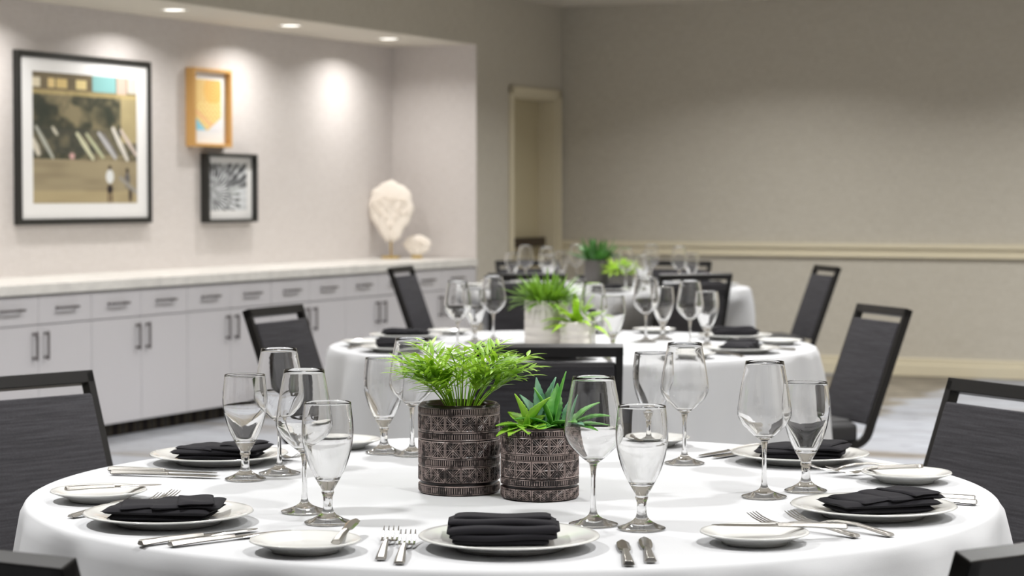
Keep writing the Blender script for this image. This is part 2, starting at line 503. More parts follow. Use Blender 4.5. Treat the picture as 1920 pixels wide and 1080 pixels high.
ords = ['far right end, beside the niche edge', 'second from the far right end', 'third from the far right end',
        'fourth from the far right end, right of the black chair', 'in the middle of the row, behind the tall glasses', 'left of the row, above the near chair',
        'leftmost of the row in view, cut by the photo edge', 'beyond the left edge of the photo']
for i in range(8):
    uc = 0.087 + UW * (i + 0.5)
    cabp.put(W(uc, -0.002), (0, 0, ROOM_ROT), 'pale grey two-door two-drawer cabinet ' + ords[i], 'cabinets under the long counter')
mb = MB(); mb.box(-0.60, -0.004, -0.085, -0.004, 0.078, 0.783)
o = rframe(mb.build('filler_panel', M_CAB)); tag(o, 'narrow pale grey filler panel closing the cabinet row at its far end', 'panel')
mb = MB(); mb.box(-ND + 0.001, 0.018, -NU1 + 0.01, -0.012, 0.784, 0.838)
o = rframe(mb.build('countertop', M_QUARTZ, None, 0.004)); tag(o, 'long white stone countertop over the pale grey cabinets', 'countertop')

# ------------------------------------------------------------------ pictures on the niche back wall
rs = np.random.RandomState(7)
def vnoise(x, y, sc, seed=0):
    x = x * sc + seed * 13.7; y = y * sc + seed * 5.1
    xi = np.floor(x).astype(int); yi = np.floor(y).astype(int); fx = x - xi; fy = y - yi
    h = lambda a, b: np.modf(np.abs(np.sin(a * 127.1 + b * 311.7 + seed) * 43758.5453))[0]
    sx = fx * fx * (3 - 2 * fx); sy = fy * fy * (3 - 2 * fy)
    return (h(xi, yi) * (1 - sx) + h(xi + 1, yi) * sx) * (1 - sy) + (h(xi, yi + 1) * (1 - sx) + h(xi + 1, yi + 1) * sx) * sy
def lin(c): return np.array(srgb(*c)[:3])
def mixc(A, c, m):
    m = np.clip(m, 0, 1)[..., None]; return A * (1 - m) + lin(c) * m
def beach(X, Y):          # X to the right 0..1, Y down 0..1
    A = np.zeros(X.shape + (3,)) + lin((158, 146, 118))
    sand = vnoise(X, Y * 4, 6, 1); A = mixc(A, (138, 126, 102), (sand - 0.4) * 1.6)
    A = mixc(A, (182, 166, 128), ((Y > 0.9) * 0.6))
    top = Y < 0.66
    veg = vnoise(X, Y, 9, 2) * 0.6 + vnoise(X, Y, 22, 3) * 0.4
    B = np.zeros_like(A) + lin((140, 130, 102)); B = mixc(B, (66, 68, 56), (veg - 0.42) * 4.5)
    B = mixc(B, (104, 96, 78), (vnoise(X, Y, 34, 6) - 0.5) * 1.4)
    B = mixc(B, (70, 72, 66), ((Y > 0.42) & (Y < 0.62)) * 0.55)
    dark = np.exp(-(((X - 0.08) / 0.14) ** 2 + ((Y - 0.30) / 0.12) ** 2)) + np.exp(-(((X - 0.68) / 0.16) ** 2 + ((Y - 0.30) / 0.10) ** 2))
    B = mixc(B, (48, 54, 46), dark * 0.9)
    B = mixc(B, (178, 164, 124), ((X > 0.84) & (Y > 0.14) & (Y < 0.52)) * 0.85)
    hous = (Y < 0.13); B = mixc(B, (112, 100, 78), hous * 0.85)
    for hx, hw2, c in ((0.03, 0.04, (216, 206, 180)), (0.17, 0.03, (220, 196, 140)), (0.27, 0.05, (210, 186, 128)), (0.45, 0.05, (214, 196, 142))):
        B = mixc(B, c, ((np.abs(X - hx) < hw2) & (np.abs(Y - 0.08) < 0.035)) * 1.0)
    B = mixc(B, (132, 182, 182), ((X > 0.56) & (X < 0.79) & (Y < 0.125)) * 1.0)
    B = mixc(B, (206, 182, 168), ((X > 0.80) & (X < 0.90) & (Y < 0.13)) * 1.0)
    B = mixc(B, (214, 208, 196), ((X > 0.91) & (Y < 0.12)) * 1.0)
    B = mixc(B, (196, 176, 122), ((Y > 0.13) & (Y < 0.17)) * 0.6)
    A = np.where(top[..., None], B, A)
    # surfboards leaning in a row
    for x0, y0, x1, y1, wd, c in ((0.03, 0.42, 0.18, 0.65, 0.020, (176, 178, 168)), (0.0, 0.52, 0.05, 0.62, 0.03, (206, 200, 184)), (0.18, 0.42, 0.22, 0.47, 0.018, (204, 200, 184)),
                                  (0.41, 0.46, 0.56, 0.65, 0.022, (208, 208, 178)), (0.50, 0.46, 0.66, 0.64, 0.018, (188, 192, 160)), (0.62, 0.45, 0.78, 0.64, 0.022, (184, 184, 186)),
                                  (0.76, 0.41, 0.90, 0.65, 0.024, (216, 212, 204)), (0.84, 0.42, 0.99, 0.61, 0.020, (208, 194, 184)), (0.66, 0.45, 0.80, 0.63, 0.008, (150, 150, 160))):
        dx, dy = x1 - x0, y1 - y0; t = np.clip(((X - x0) * dx + (Y - y0) * dy) / (dx * dx + dy * dy), 0, 1)
        d = np.hypot(X - x0 - t * dx, Y - y0 - t * dy); A = mixc(A, c, (wd * (1 - 0.5 * np.abs(t - 0.5)) - d) * 160)
    A = mixc(A, (208, 168, 164), (0.03 - np.hypot(X - 0.36, Y - 0.635)) * 80)
    # two figures on the sand
    def blob(A, x, y, rx, ry, c): return mixc(A, c, (1 - np.hypot((X - x) / rx, (Y - y) / ry)) * 6)
    A = blob(A, 0.725, 0.72, 0.018, 0.022, (52, 40, 36)); A = blob(A, 0.725, 0.79, 0.042, 0.06, (222, 224, 224)); A = blob(A, 0.725, 0.89, 0.032, 0.04, (42, 34, 36))
    A = blob(A, 0.71, 0.96, 0.010, 0.045, (84, 62, 50)); A = blob(A, 0.74, 0.96, 0.010, 0.045, (84, 62, 50))
    A = blob(A, 0.90, 0.74, 0.018, 0.024, (52, 46, 42)); A = blob(A, 0.90, 0.82, 0.03, 0.07, (98, 96, 96)); A = blob(A, 0.93, 0.93, 0.02, 0.07, (62, 52, 48))
    t = np.clip(((X - 0.83) * 0.17 + (Y - 0.80) * 0.12) / 0.0433, 0, 1); d = np.hypot(X - 0.83 - t * 0.17, Y - 0.80 - t * 0.12)
    A = mixc(A, (150, 146, 138), (0.02 - d) * 140)
    return A
def abstract(X, Y):
    A = np.zeros(X.shape + (3,)) + lin((226, 190, 124))
    A = mixc(A, (238, 214, 150), ((np.sin(X * 60) > 0.3) & (Y < 0.45)) * 0.7)
    r = np.hypot((X - 0.68), (Y - 0.2) * 1.3); A = mixc(A, (226, 176, 96), (r < 0.36) * 1.0)
    A = mixc(A, (240, 212, 140), ((np.sin(r * 80) > 0.5) & (r < 0.36)) * 0.8)
    ch = Y * 60 - np.abs(np.modf(X * 2.2)[0] - 0.5) * 18
    A = mixc(A, (246, 230, 160), ((np.sin(ch) > 0.2) & (Y > 0.45)) * 0.8)
    A = mixc(A, (236, 178, 140), (np.abs(Y - 0.60 - X * 0.45) < 0.05) * 0.6)
    A = mixc(A, (140, 204, 226), ((Y > 0.72 + X * 0.62)) * 1.0)
    A = mixc(A, (232, 232, 236), ((Y > 1.02 + (0.4 - X) * 0.5) | (Y > 0.98)) * 1.0)
    return A
def palmprint(X, Y):
    A = np.zeros(X.shape + (3,)) + lin((214, 218, 222))
    ang = np.arctan2(Y - 0.62, X - 0.1); r = np.hypot(X - 0.1, Y - 0.62)
    fr = np.sin(ang * 34 + r * 9) * 0.5 + vnoise(X, Y, 14, 4)
    A = mixc(A, (52, 54, 58), (fr - 0.35) * 2.2)
    A = mixc(A, (60, 62, 66), ((0.22 - np.abs(Y - 0.14)) * 3) * (np.sin(X * 55 + Y * 12) > -0.2))
    A = mixc(A, (48, 50, 54), np.exp(-(((X - 0.75) / 0.3) ** 2 + ((Y - 0.40) / 0.09) ** 2)) * 0.9)
    A = mixc(A, (214, 218, 222), ((X > 0.82) & (Y > 0.55)) * 0.85)
    A = mixc(A, (206, 212, 212), np.exp(-(((X - 0.68) / 0.12) ** 2 + ((Y - 0.58) / 0.08) ** 2)) * 0.7)
    return A
def picture(label, ulo, uhi, zlo, zhi, depth, fw, mat_l, mat_r, mat_t, mat_b, framemat, fn, nx, ny, recess):
    """ulo/uhi along the wall; seen from the room the larger u is on the left"""
    wd, h = uhi - ulo, zhi - zlo
    t = empty('framed_picture', W((ulo + uhi) / 2, -ND + 0.001, (zlo + zhi) / 2), ROOM_ROT, label, 'framed picture')
    a, c = wd / 2, h / 2
    mb = MB()
    mb.box(0, depth, -a, -a + fw, -c, c); mb.box(0, depth, a - fw, a, -c, c)
    mb.box(0, depth, -a + fw, a - fw, c - fw, c); mb.box(0, depth, -a + fw, a - fw, -c, -c + fw)
    mb.build('frame', framemat, t, 0.0015)
    xm = depth - recess
    MB().box(0.0, xm, -a + fw, a - fw, -c + fw, c - fw).build('mat', M_MAT, t)
    # y runs away from the camera = to the right in the photo
    y0, y1 = -a + fw + mat_l, a - fw - mat_r; z1, z0 = c - fw - mat_t, -c + fw + mat_b
    mb = MB(); vs = []; fs = []
    for j in range(ny + 1):
        for i in range(nx + 1):
            vs.append((xm + 0.001, y0 + (y1 - y0) * i / nx, z1 + (z0 - z1) * j / ny))
    for j in range(ny):
        for i in range(nx):
            p = j * (nx + 1) + i; fs.append((p, p + nx + 1, p + nx + 2, p + 1))
    mb.add(vs, fs)
    X, Y = np.meshgrid(np.linspace(0, 1, nx + 1), np.linspace(0, 1, ny + 1))
    A = fn(X, Y); C4 = np.ones((ny + 1, nx + 1, 4)); C4[..., :3] = np.clip(A, 0, 1)
    mb.build('print', M_PRINT, t, colors=C4.reshape(-1, 4))
    return t
picture('large black framed photo of surfboards on a sandy beach', 3.003, 4.238, 1.117, 2.060, 0.035, 0.032, 0.105, 0.105, 0.075, 0.085, M_BLACKFR, beach, 190, 170, 0.012)
picture('small gold wood box frame with an abstract orange and blue print', 2.18, 2.60, 1.575, 2.052, 0.062, 0.020, 0.045, 0.045, 0.045, 0.075, M_OAK, abstract, 90, 110, 0.04)
picture('small black box frame with a black and white palm leaf print', 1.88, 2.445, 1.110, 1.538, 0.058, 0.020, 0.02, 0.06, 0.04, 0.055, M_BLACKFR, palmprint, 110, 100, 0.035)

# ------------------------------------------------------------------ coral ornaments on the counter
def fan_coral(label, loc, wdt, h, stand, name, seed):
    random.seed(seed)
    t = empty(name, loc, math.radians(-10), label, 'ornament')
    mb = MB()
    # fan body: lumpy lobed plate, narrow at the foot
    n = 40; rings = 8; vs = []; fs = []
    for side in (-1, 1):
        base = len(vs)
        for k in range(rings + 1):
            for i in range(n):
                a = 2 * math.pi * i / n
                q = k / rings
                lob = 1 + 0.035 * math.sin(7 * a + seed) + 0.025 * math.sin(13 * a + 1)
                wx = math.cos(a) * (0.5 + 0.0) * (1.0 if math.sin(a) > 0 else (1 - 0.42 * abs(math.sin(a)) ** 1.2))
                x = wx * wdt * q * lob
                z = h * 0.56 + math.sin(a) * q * lob * h * (0.44 if math.sin(a) > 0 else 0.56)
                th = 0.016 * (1 - q ** 3) + 0.004 + 0.004 * math.sin(11 * a + 9 * q) * math.sin(17 * q)
                vs.append((x, side * th, z))
        for k in range(rings):
            for i in range(n):
                j = (i + 1) % n; q = (base + k * n + i, base + k * n + j, base + (k + 1) * n + j, base + (k + 1) * n + i)
                fs.append(q if side < 0 else q[::-1])
    o2 = (rings + 1) * n
    for i in range(n):
        j = (i + 1) % n; fs.append((rings * n + i, rings * n + j, o2 + rings * n + j, o2 + rings * n + i))
    mb.add(vs, fs, True, Matrix.Translation((0, 0, stand)))
    # raised branching ribs
    def branch(p, a, L, r, d):
        q = (p[0] + math.sin(a) * L, p[1] - 0.001, p[2] + math.cos(a) * L)
        if abs(q[0]) > wdt * 0.52 or q[2] > h * 1.02 + stand: return
        mb.tube([p, ((p[0] + q[0]) / 2 + random.uniform(-.004, .004), p[1], (p[2] + q[2]) / 2), q], [r, r * 0.9, r * 0.8], 6)
        if d > 0:
            branch(q, a - random.uniform(.15, .5), L * 0.84, r * 0.8, d - 1); branch(q, a + random.uniform(.15, .5), L * 0.84, r * 0.8, d - 1)
    branch((0, -0.02, stand + 0.01), 0, h * 0.19, 0.007, 5)
    mb.build('coral', M_CORAL, t)
    if stand > 0.03:
        MB().tube([(0, 0, 0.01), (0, 0, stand + 0.03)], 0.006, 10).build('rod', M_GOLD, t)
        MB().rbox(-0.06, 0.06, -0.04, 0.04, 0, 0.016, 0.004).build('base', M_GOLD, t)
    else:
        MB().rbox(-0.035, 0.035, -0.03, 0.03, 0, max(0.012, stand + 0.01), 0.004).build('base', M_GOLD, t)
    return t
fan_coral('tall white fan coral on a thin brass stand on the counter', (-0.846, 15.18, 0.8385), 0.325, 0.43, 0.11, 'coral_ornament', 3)
fan_coral('small round white coral beside the tall fan coral', (-0.665, 15.22, 0.8385), 0.20, 0.155, 0.008, 'coral_ornament', 5)

# ------------------------------------------------------------------ tables and tablecloths
def make_table(name, c, label):
    t = empty(name, (c[0], c[1], 0), 0, label, 'table', 'round banquet tables')
    MB().lathe([(0, ZT - 0.030), (RT - 0.012, ZT - 0.030), (RT - 0.008, ZT - 0.026), (RT - 0.008, ZT - 0.006), (RT - 0.012, ZT - 0.003), (0, ZT - 0.003)], 64).build('tabletop', plain_wood, t)
    for a in (45, 135, 225, 315):
        x, y = 0.42 * math.cos(math.radians(a)), 0.42 * math.sin(math.radians(a))
        MB().tube([(x, y, ZT - 0.03), (x * 1.05, y * 1.05, 0.0)], 0.015, 10).build('leg', M_FRAME, t)
plain_wood = plain('table_plywood', srgb(150, 120, 90), 0.6)
make_table('round_table', T1, 'round table in the foreground under a floor-length white cloth')
make_table('round_table', T2, 'round table in the middle distance under a white cloth')
make_table('round_table', T3, 'round table farthest back near the wall under a white cloth')

def make_cloth(c, chairs, seed, label):
    """chairs: list of (angle deg, distance of the front edge of the seat) that push the skirt in"""
    n = 360
    rows = [(0.0, ZT)]
    vs = [(0, 0, ZT)]; fs = []
    ring = []
    rad = [0.1, 0.2, 0.3, 0.4, 0.5, 0.6, 0.7, 0.78, 0.815, RT - 0.012]
    rnd = random.Random(seed)
    ph = [rnd.uniform(0, 6.28) for _ in range(8)]
    def fold(a):
        f = 0.60 * math.sin(14 * a + ph[0] + 0.8 * math.sin(2 * a + ph[1])) + 0.45 * math.sin(23 * a + ph[2] + math.sin(3 * a + ph[3])) + 0.20 * math.sin(37 * a + ph[4])
        return f
    def push(a, z, r):
        for ca, rf in chairs:
            d = (a - math.radians(ca) + math.pi) % (2 * math.pi) - math.pi
            lat = abs(rf * math.tan(max(-1.2, min(1.2, d)))) if abs(d) < 1.2 else 9
            if lat < 0.42:
                k = 1 if lat < 0.22 else 1 - (lat - 0.22) / 0.2
                k = k * k * (3 - 2 * k)
                kz = 1 if z < 0.50 else max(0, 1 - (z - 0.50) / 0.2)
                lim = (rf - 0.015) / max(0.5, math.cos(d))
                if r > lim: r = r + (lim - r) * k * kz
        return r
    for r in rad:
        vs += [(r * math.cos(2 * math.pi * i / n), r * math.sin(2 * math.pi * i / n), ZT) for i in range(n)]
    for k in range(1, 5):      # rounded rim
        t = k / 5 * math.pi / 2
        r = RT - 0.012 + 0.012 * math.sin(t); z = ZT - 0.012 + 0.012 * math.cos(t)
        vs += [(r * math.cos(2 * math.pi * i / n), r * math.sin(2 * math.pi * i / n), z) for i in range(n)]
    zs = [0.745, 0.73, 0.71, 0.68, 0.64, 0.60, 0.55, 0.50, 0.45, 0.38, 0.30, 0.22, 0.14, 0.07, 0.012]
    for z in zs:
        dr = (ZT - z) / ZT
        for i in range(n):
            a = 2 * math.pi * i / n; f = fold(a)
            amp = 0.034 * min(1, dr * 5.0) ** 0.8
            r = RT + 0.001 + 0.050 * dr ** 0.9 + amp * f * (0.55 + 0.45 * dr) + 0.008 * min(1, dr * 8)
            r = max(RT + 0.001 + 0.012 * dr, r)
            r = push(a, z, r)
            vs.append((r * math.cos(a), r * math.sin(a), z))
    nr = len(rad) + 4 + len(zs)
    for i in range(n): fs.append((0, 1 + i, 1 + (i + 1) % n))
    for k in range(nr - 1):
        for i in range(n):
            j = (i + 1) % n; a = 1 + k * n; b = a + n
            fs.append((a + i, b + i, b + j, a + j))
    mb = MB(); mb.add(vs, fs, True)
    o = mb.build('tablecloth', M_CLOTH); o.location = (c[0], c[1], 0)
    m = o.modifiers.new('thickness', 'SOLIDIFY'); m.thickness = 0.0012; m.offset = -1
    return tag(o, label, 'tablecloth', 'white tablecloths')

# ------------------------------------------------------------------ chairs
SL = 0.355                       # slope of the uprights (run / rise)
ZTOP, HW2 = 0.866, 0.204
sl = math.atan(SL)
YTOP = 0.30
def upr(z): return YTOP - (ZTOP - z) * SL
def make_chair(grip=False):
    t = empty('banquet_chair', label='x', cat='chair')
    # side frames: seat rail, curve, upright; top rail
    mb = MB()
    zr = 0.375
    path = [(-0.23, zr), (upr(0.40) - 0.10, zr)]
    yc = upr(0.42)
    for k in range(1, 7):
        q = k / 7; path.append(((1 - q) ** 2 * (yc - 0.10) + 2 * q * (1 - q) * (yc - 0.005) + q * q * upr(0.44), (1 - q) ** 2 * zr + 2 * q * (1 - q) * zr + q * q * 0.44))
    path.append((upr(0.46), 0.46)); path.append((upr(ZTOP - 0.001), ZTOP - 0.001))
    for s in (-1, 1): mb.sweep(path, 0.020, 0.028, s * (HW2 - 0.010))
    M = Matrix.Translation((0, YTOP, ZTOP)) @ Matrix.Rotation(-sl, 4, 'X')
    mb.box(-HW2, HW2, -0.014, 0.014, -0.030, 0.0, M)
    mb.box(-HW2, HW2, -0.216, -0.19, zr - 0.012 - 0, zr + 0.012); 
    mb.build('frame', M_FRAME, t, 0.0018)
    if grip:
        g = MB(); xs = [-0.075 + 0.15 * i / 12 for i in range(13)]
        pts = []
        for x in xs: pts.append((x, 0.004, -0.033 - 0.006 * (1 - (x / 0.075) ** 2)))
        g.tube(pts, 0.008, 8, M); g.build('hand_grip', M_FRAME, t)
    # upholstered back: front cushion, rear pad in two pieces with a groove
    mb = MB(); a = -0.4425
    mb.rbox(-HW2 + 0.019, HW2 - 0.019, -0.020, 0.004, a, -0.056, 0.007, M)
    mb.rbox(-HW2 + 0.021, HW2 - 0.021, 0.000, 0.013, a + 0.004, -0.132, 0.005, M)
    mb.rbox(-HW2 + 0.021, HW2 - 0.021, 0.000, 0.013, -0.098, -0.058, 0.005, M)
    mb.build('backrest', M_FAB, t)
    mb = MB(); mb.rbox(-0.200, 0.200, -0.235, upr(0.44) - 0.045, 0.388, 0.462, 0.02)
    # crown of the cushion
    mb.rbox(-0.185, 0.185, -0.215, upr(0.44) - 0.055, 0.43, 0.474, 0.03)
    mb.build('seat', M_VINYL, t)
    for s in (-1, 1):
        mb = MB(); mb.sweep([(-0.205, 0.37), (-0.235, 0.0)], 0.020, 0.024, s * 0.188); mb.build('leg', M_FRAME, t, 0.0015)
        mb = MB(); mb.sweep([(0.03, 0.37), (0.21, 0.0)], 0.020, 0.024, s * 0.188); mb.build('leg', M_FRAME, t, 0.0015)
    return Proto(t)
chp = make_chair(); chg = make_chair(True)
# (table, mid of the top rail x,y, outward heading deg, label, group)
CH = [
 (0, (-1.125, 4.905), 137, 'black banquet chair at the left edge, behind the left rear place setting'),
 (0, (1.078, 4.66), 27, 'black banquet chair at the right edge, its back cut by the photo edge'),
 (0, (-0.672, 2.50), -118.6, 'black chair top rail in the bottom left corner of the photo'),
 (0, (0.683, 2.56), -57.3, 'black chair top rail in the bottom right corner of the photo'),
 (1, (-0.876, 7.95), 157, 'black chair left of the middle table, in front of the cabinets'),
 (1, (0.100, 5.925), -90, 'black chair seen from behind, directly behind the potted plants'),
 (1, (1.373, 8.00), 16.7, 'black chair right of the middle table, before the carpet'),
 (2, (-0.645, 12.50), 165, 'black chair left of the farthest table, in front of the cabinets'),
 (2, (1.835, 12.62), 11, 'black chair right of the farthest table against the beige wall'),
 (2, (0.076, 11.40), -90, 'black chair behind the large white pot, near side of the farthest table'),
 (2, (0.965, 11.38), -72, 'black chair in front of the farthest table, behind the blue-tinted goblets'),
 (2, (0.085, 13.70), 112, 'black chair on the far side of the farthest table, left one'),
 (2, (1.06, 13.60), 62, 'black chair on the far side of the farthest table, right one')]
TC = [T1, T2, T3]
push = [[], [], []]
for i, (ti, (x, y), hd, lab) in enumerate(CH):
    h = math.radians(hd); ox, oy = math.cos(h), math.sin(h)
    px, py = x - ox * YTOP, y - oy * YTOP
    pr = chg if i == 5 else chp
    pr.put((px, py, 0), (0, 0, h - math.pi / 2), lab, 'black banquet chairs')
    fx, fy = px - ox * 0.245 - TC[ti][0], py - oy * 0.245 - TC[ti][1]
    push[ti].append((math.degrees(math.atan2(fy, fx)), max(0.40, math.hypot(fx, fy) - 0.01)))
make_cloth(T1, push[0], 11, 'white linen tablecloth on the foreground table')
make_cloth(T2, push[1], 23, 'white linen tablecloth on the middle table')
make_cloth(T3, push[2], 37, 'white linen tablecloth on the farthest table')

# ------------------------------------------------------------------ tableware prototypes
def smooth_prof(pts, n=6):
    """Catmull-Rom through the points"""
    out = []
    P = [pts[0]] + list(pts) + [pts[-1]]
    for k in range(1, len(P) - 2):
        p0, p1, p2, p3 = P[k - 1], P[k], P[k + 1], P[k + 2]
        for i in range(n):
            t = i / n
            out.append(tuple(0.5 * ((2 * p1[j]) + (-p0[j] + p2[j]) * t + (2 * p0[j] - 5 * p1[j] + 4 * p2[j] - p3[j]) * t * t + (-p0[j] + 3 * p1[j] - 3 * p2[j] + p3[j]) * t ** 3) for j in (0, 1)))
    out.append(pts[-1]); return out
def glass_mesh(foot, stem, bowl_out, t, floor_z, tk=(0, 0, 1), seg=64):
    # outer: from foot underside up to rim; inner back down
    outer = smooth_prof(foot + stem + bowl_out, 5)
    rim_r, rim_z = bowl_out[-1]
    inner = []
    for (r, z) in reversed(smooth_prof(bowl_out, 5)):
        if z > floor_z:
            q = max(0.0, min(1.0, (tk[2] - z) / (tk[2] - tk[1])))
            inner.append((max(r - t - tk[0] * q * q * (3 - 2 * q), 0.001), z))
    prof = [(0, 0.0)] + [(max(r, 0.0004), max(z, 0.0)) for r, z in outer]
    prof += [(rim_r - t * 0.15, rim_z + t * 0.4), (rim_r - t * 0.85, rim_z + t * 0.4)]
    prof += inner[1:]
    lr, lz = inner[-1]
    prof += [(lr * 0.75, floor_z + (lz - floor_z) * 0.5), (lr * 0.45, floor_z + (lz - floor_z) * 0.12), (0, floor_z)]
    return MB().lathe(prof, seg)
wine_args = dict(
    foot=[(0.037, 0.0), (0.0385, 0.0012), (0.037, 0.0025), (0.024, 0.0065), (0.011, 0.0125)],
    stem=[(0.0055, 0.021), (0.0042, 0.040), (0.0037, 0.060), (0.0040, 0.080), (0.0062, 0.0945)],
    bowl_out=[(0.0085, 0.0975), (0.0180, 0.1050), (0.0290, 0.1150), (0.0392, 0.1262), (0.0453, 0.1385), (0.0460, 0.1480), (0.0447, 0.1600), (0.0402, 0.1900), (0.0325, 0.2315)], t=0.0010, floor_z=0.1040, tk=(0.0026, 0.105, 0.155))
gob_args = dict(
    foot=[(0.0355, 0.0), (0.037, 0.0014), (0.0355, 0.003), (0.024, 0.0075), (0.0125, 0.0145)],
    stem=[(0.0082, 0.022), (0.0072, 0.032), (0.0078, 0.042), (0.0098, 0.0475), (0.0092, 0.052)],
    bowl_out=[(0.0120, 0.057), (0.0205, 0.072), (0.0300, 0.092), (0.0372, 0.116), (0.0404, 0.138), (0.0403, 0.156), (0.0385, 0.174), (0.0368, 0.190)], t=0.0013, floor_z=0.0690, tk=(0.0042, 0.07, 0.135))
wp = Proto(tag(glass_mesh(**wine_args).build('wine_glass', M_GLASS), 'x', 'glass'))
gp = Proto(tag(glass_mesh(**gob_args).build('water_goblet', M_GLASS), 'x', 'glass'))
ZC = ZT + 0.0013
def plate_mesh(R, h, foot):
    f = R * foot
    pr = [(0, 0.003), (f * 0.9, 0.003), (f * 0.94, 0.0), (f, 0.0), (f * 1.04, 0.004), (R * 0.8, h * 0.62), (R * 0.97, h * 0.93), (R, h), (R * 0.985, h + 0.0022),
          (R * 0.93, h + 0.0012), (R * 0.78, h * 0.72 + 0.002), (f * 1.08, 0.0085), (f * 0.9, 0.0072), (0, 0.0068)]
    return MB().lathe(pr, 96)
pp = Proto(tag(plate_mesh(0.133, 0.017, 0.62).build('dinner_plate', M_CHINA), 'x', 'plate'))
bp = Proto(tag(plate_mesh(0.081, 0.016, 0.60).build('bread_plate', M_CHINA), 'x', 'plate'))

# folded napkin variants (local x long axis, y depth, z up)
def pillow_layer(mb, x0, x1, y0, y1, z0, th, seed, sag=0.0, M=None):
    rnd = random.Random(seed); nx, ny, nt = 26, 16, 5
    ph = [rnd.uniform(0, 6.28) for _ in range(6)]
    def surf(i, j, side):
        u = -1 + 2 * i / nx; v = -1 + 2 * j / ny
        au = math.copysign(abs(u) ** 0.85, u); av = math.copysign(abs(v) ** 0.85, v)
        x = (x0 + x1) / 2 + (x1 - x0) / 2 * au * (1 + 0.012 * math.sin(3 * v + ph[0])); y = (y0 + y1) / 2 + (y1 - y0) / 2 * av * (1 + 0.02 * math.sin(3 * u + ph[1]))
        e = (1 - abs(u) ** 10) ** 0.5 * (1 - abs(v) ** 8) ** 0.5
        wob = 0.0008 * math.sin(4 * u + ph[2] + 2 * v) + 0.0005 * math.sin(6 * v + 3 * u + ph[3])
        zc = z0 + th / 2 + wob * (1 if side > 0 else 0.5) - sag * (u * u)
        return (x, y, zc + side * th / 2 * e)
    for side in (-1, 1):
        vs = [surf(i, j, side) for j in range(ny + 1) for i in range(nx + 1)]
        fs = []
        for j in range(ny):
            for i in range(nx):
                p = j * (nx + 1) + i; q = (p, p + 1, p + nx + 2, p + nx + 1); fs.append(q if side > 0 else q[::-1])
        mb.add(vs, fs, True, M)
def napkin_front():
    """roll-folded napkin seen along its side: long fold lines"""
    mb = MB(); L = 0.164; D = 0.088
    # spiral ribbon section in (y,z)
    def sect(off, zb, zt, d, lip):
        pts = []
        r = (zt - zb) / 2
        for k in range(9):
            a = math.pi / 2 + math.pi * k / 8
            pts.append((-d / 2 + r + r * math.cos(a) + off, (zb + zt) / 2 + r * math.sin(a)))
        for k in range(9):
            a = -math.pi / 2 + math.pi * k / 8
            pts.append((d / 2 - r + r * math.cos(a) + off, (zb + zt) / 2 + r * math.sin(a)))
        return pts
    def ext(sec, x0, x1, seed, tilt=0.0, taper=0.0):
        n = 22; m = len(sec); vs = []; fs = []
        rnd = random.Random(seed); p1, p2 = rnd.uniform(0, 6), rnd.uniform(0, 6)
        cyy = sum(p[0] for p in sec) / m; cz = sum(p[1] for p in sec) / m
        for i in range(n + 1):
            u = -1 + 2 * i / n; e = max(0.0, 1 - abs(u) ** 9) ** 0.4
            x = x0 + (x1 - x0) * (u + 1) / 2
            for (y, z) in sec:
                vs.append((x, cyy + (y - cyy) * (0.93 + 0.07 * e) * (1 + taper * u) + 0.0012 * math.sin(3 * u + p1), cz + (z - cz) * (0.35 + 0.65 * e) + tilt * u + 0.0010 * math.sin(4 * u + p2)))
        for i in range(n):
            for k in range(m):
                j = (k + 1) % m; fs.append((i * m + k, (i + 1) * m + k, (i + 1) * m + j, i * m + j))
        fs.append(tuple(range(m))); fs.append(tuple(range(n * m, (n + 1) * m))[::-1])
        mb.add(vs, fs, True)
    ext(sect(0.002, 0.0, 0.0085, D - 0.004, 0), -L / 2 + 0.008, L / 2 - 0.016, 1)
    ext(sect(-0.001, 0.0075, 0.0165, D, 0), -L / 2 + 0.004, L / 2 - 0.004, 2, 0.0006)
    ext(sect(0.0, 0.0150, 0.0265, D - 0.002, 0), -L / 2, L / 2, 3, 0.0012)
    ext(sect(0.014, 0.0215, 0.0335, D - 0.024, 0), -L / 2 + 0.001, L / 2 - 0.004, 4, -0.0006, 0.05)
    ext(sect(0.024, 0.029, 0.0365, D - 0.046, 0), -L / 2 + 0.010, L / 2 - 0.012, 5, 0.0)
    return mb
def napkin_pocket(flip=1):
    """flat folded napkin with a pocket flap folded over its middle"""
    mb = MB(); f = flip
    pillow_layer(mb, -0.080, 0.074, -0.050, 0.050, 0.0, 0.011, 1)
    pillow_layer(mb, -0.088, 0.084, -0.054, 0.052, 0.0095, 0.011, 2)
    M = Matrix.Translation((0.012 * f, 0, 0.0185)) @ Matrix.Rotation(math.radians(9 * f), 4, 'Z')
    pillow_layer(mb, *sorted((-0.028 * f, 0.080 * f)), -0.052, 0.050, 0.0, 0.0095, 3, 0.001, M)
    M = Matrix.Translation((-0.010 * f, 0.004, 0.0175)) @ Matrix.Rotation(math.radians(15 * f), 4, 'Z')
    pillow_layer(mb, *sorted((-0.060 * f, 0.02 * f)), -0.047, 0.046, 0.0, 0.0075, 4, 0.001, M)
    M = Matrix.Translation((0.052 * f, 0.0, 0.0255)) @ Matrix.Rotation(math.radians(16 * f), 4, 'Z')
    pillow_layer(mb, *sorted((-0.030 * f, 0.026 * f)), -0.047, 0.048, 0.0, 0.0065, 5, 0.0, M)
    return mb
npf = Proto(tag(napkin_front().build('napkin', M_NAPKIN), 'x', 'napkin'))
npa = Proto(tag(napkin_pocket(1).build('napkin', M_NAPKIN), 'x', 'napkin'))
npb = Proto(tag(napkin_pocket(-1).build('napkin', M_NAPKIN), 'x', 'napkin'))

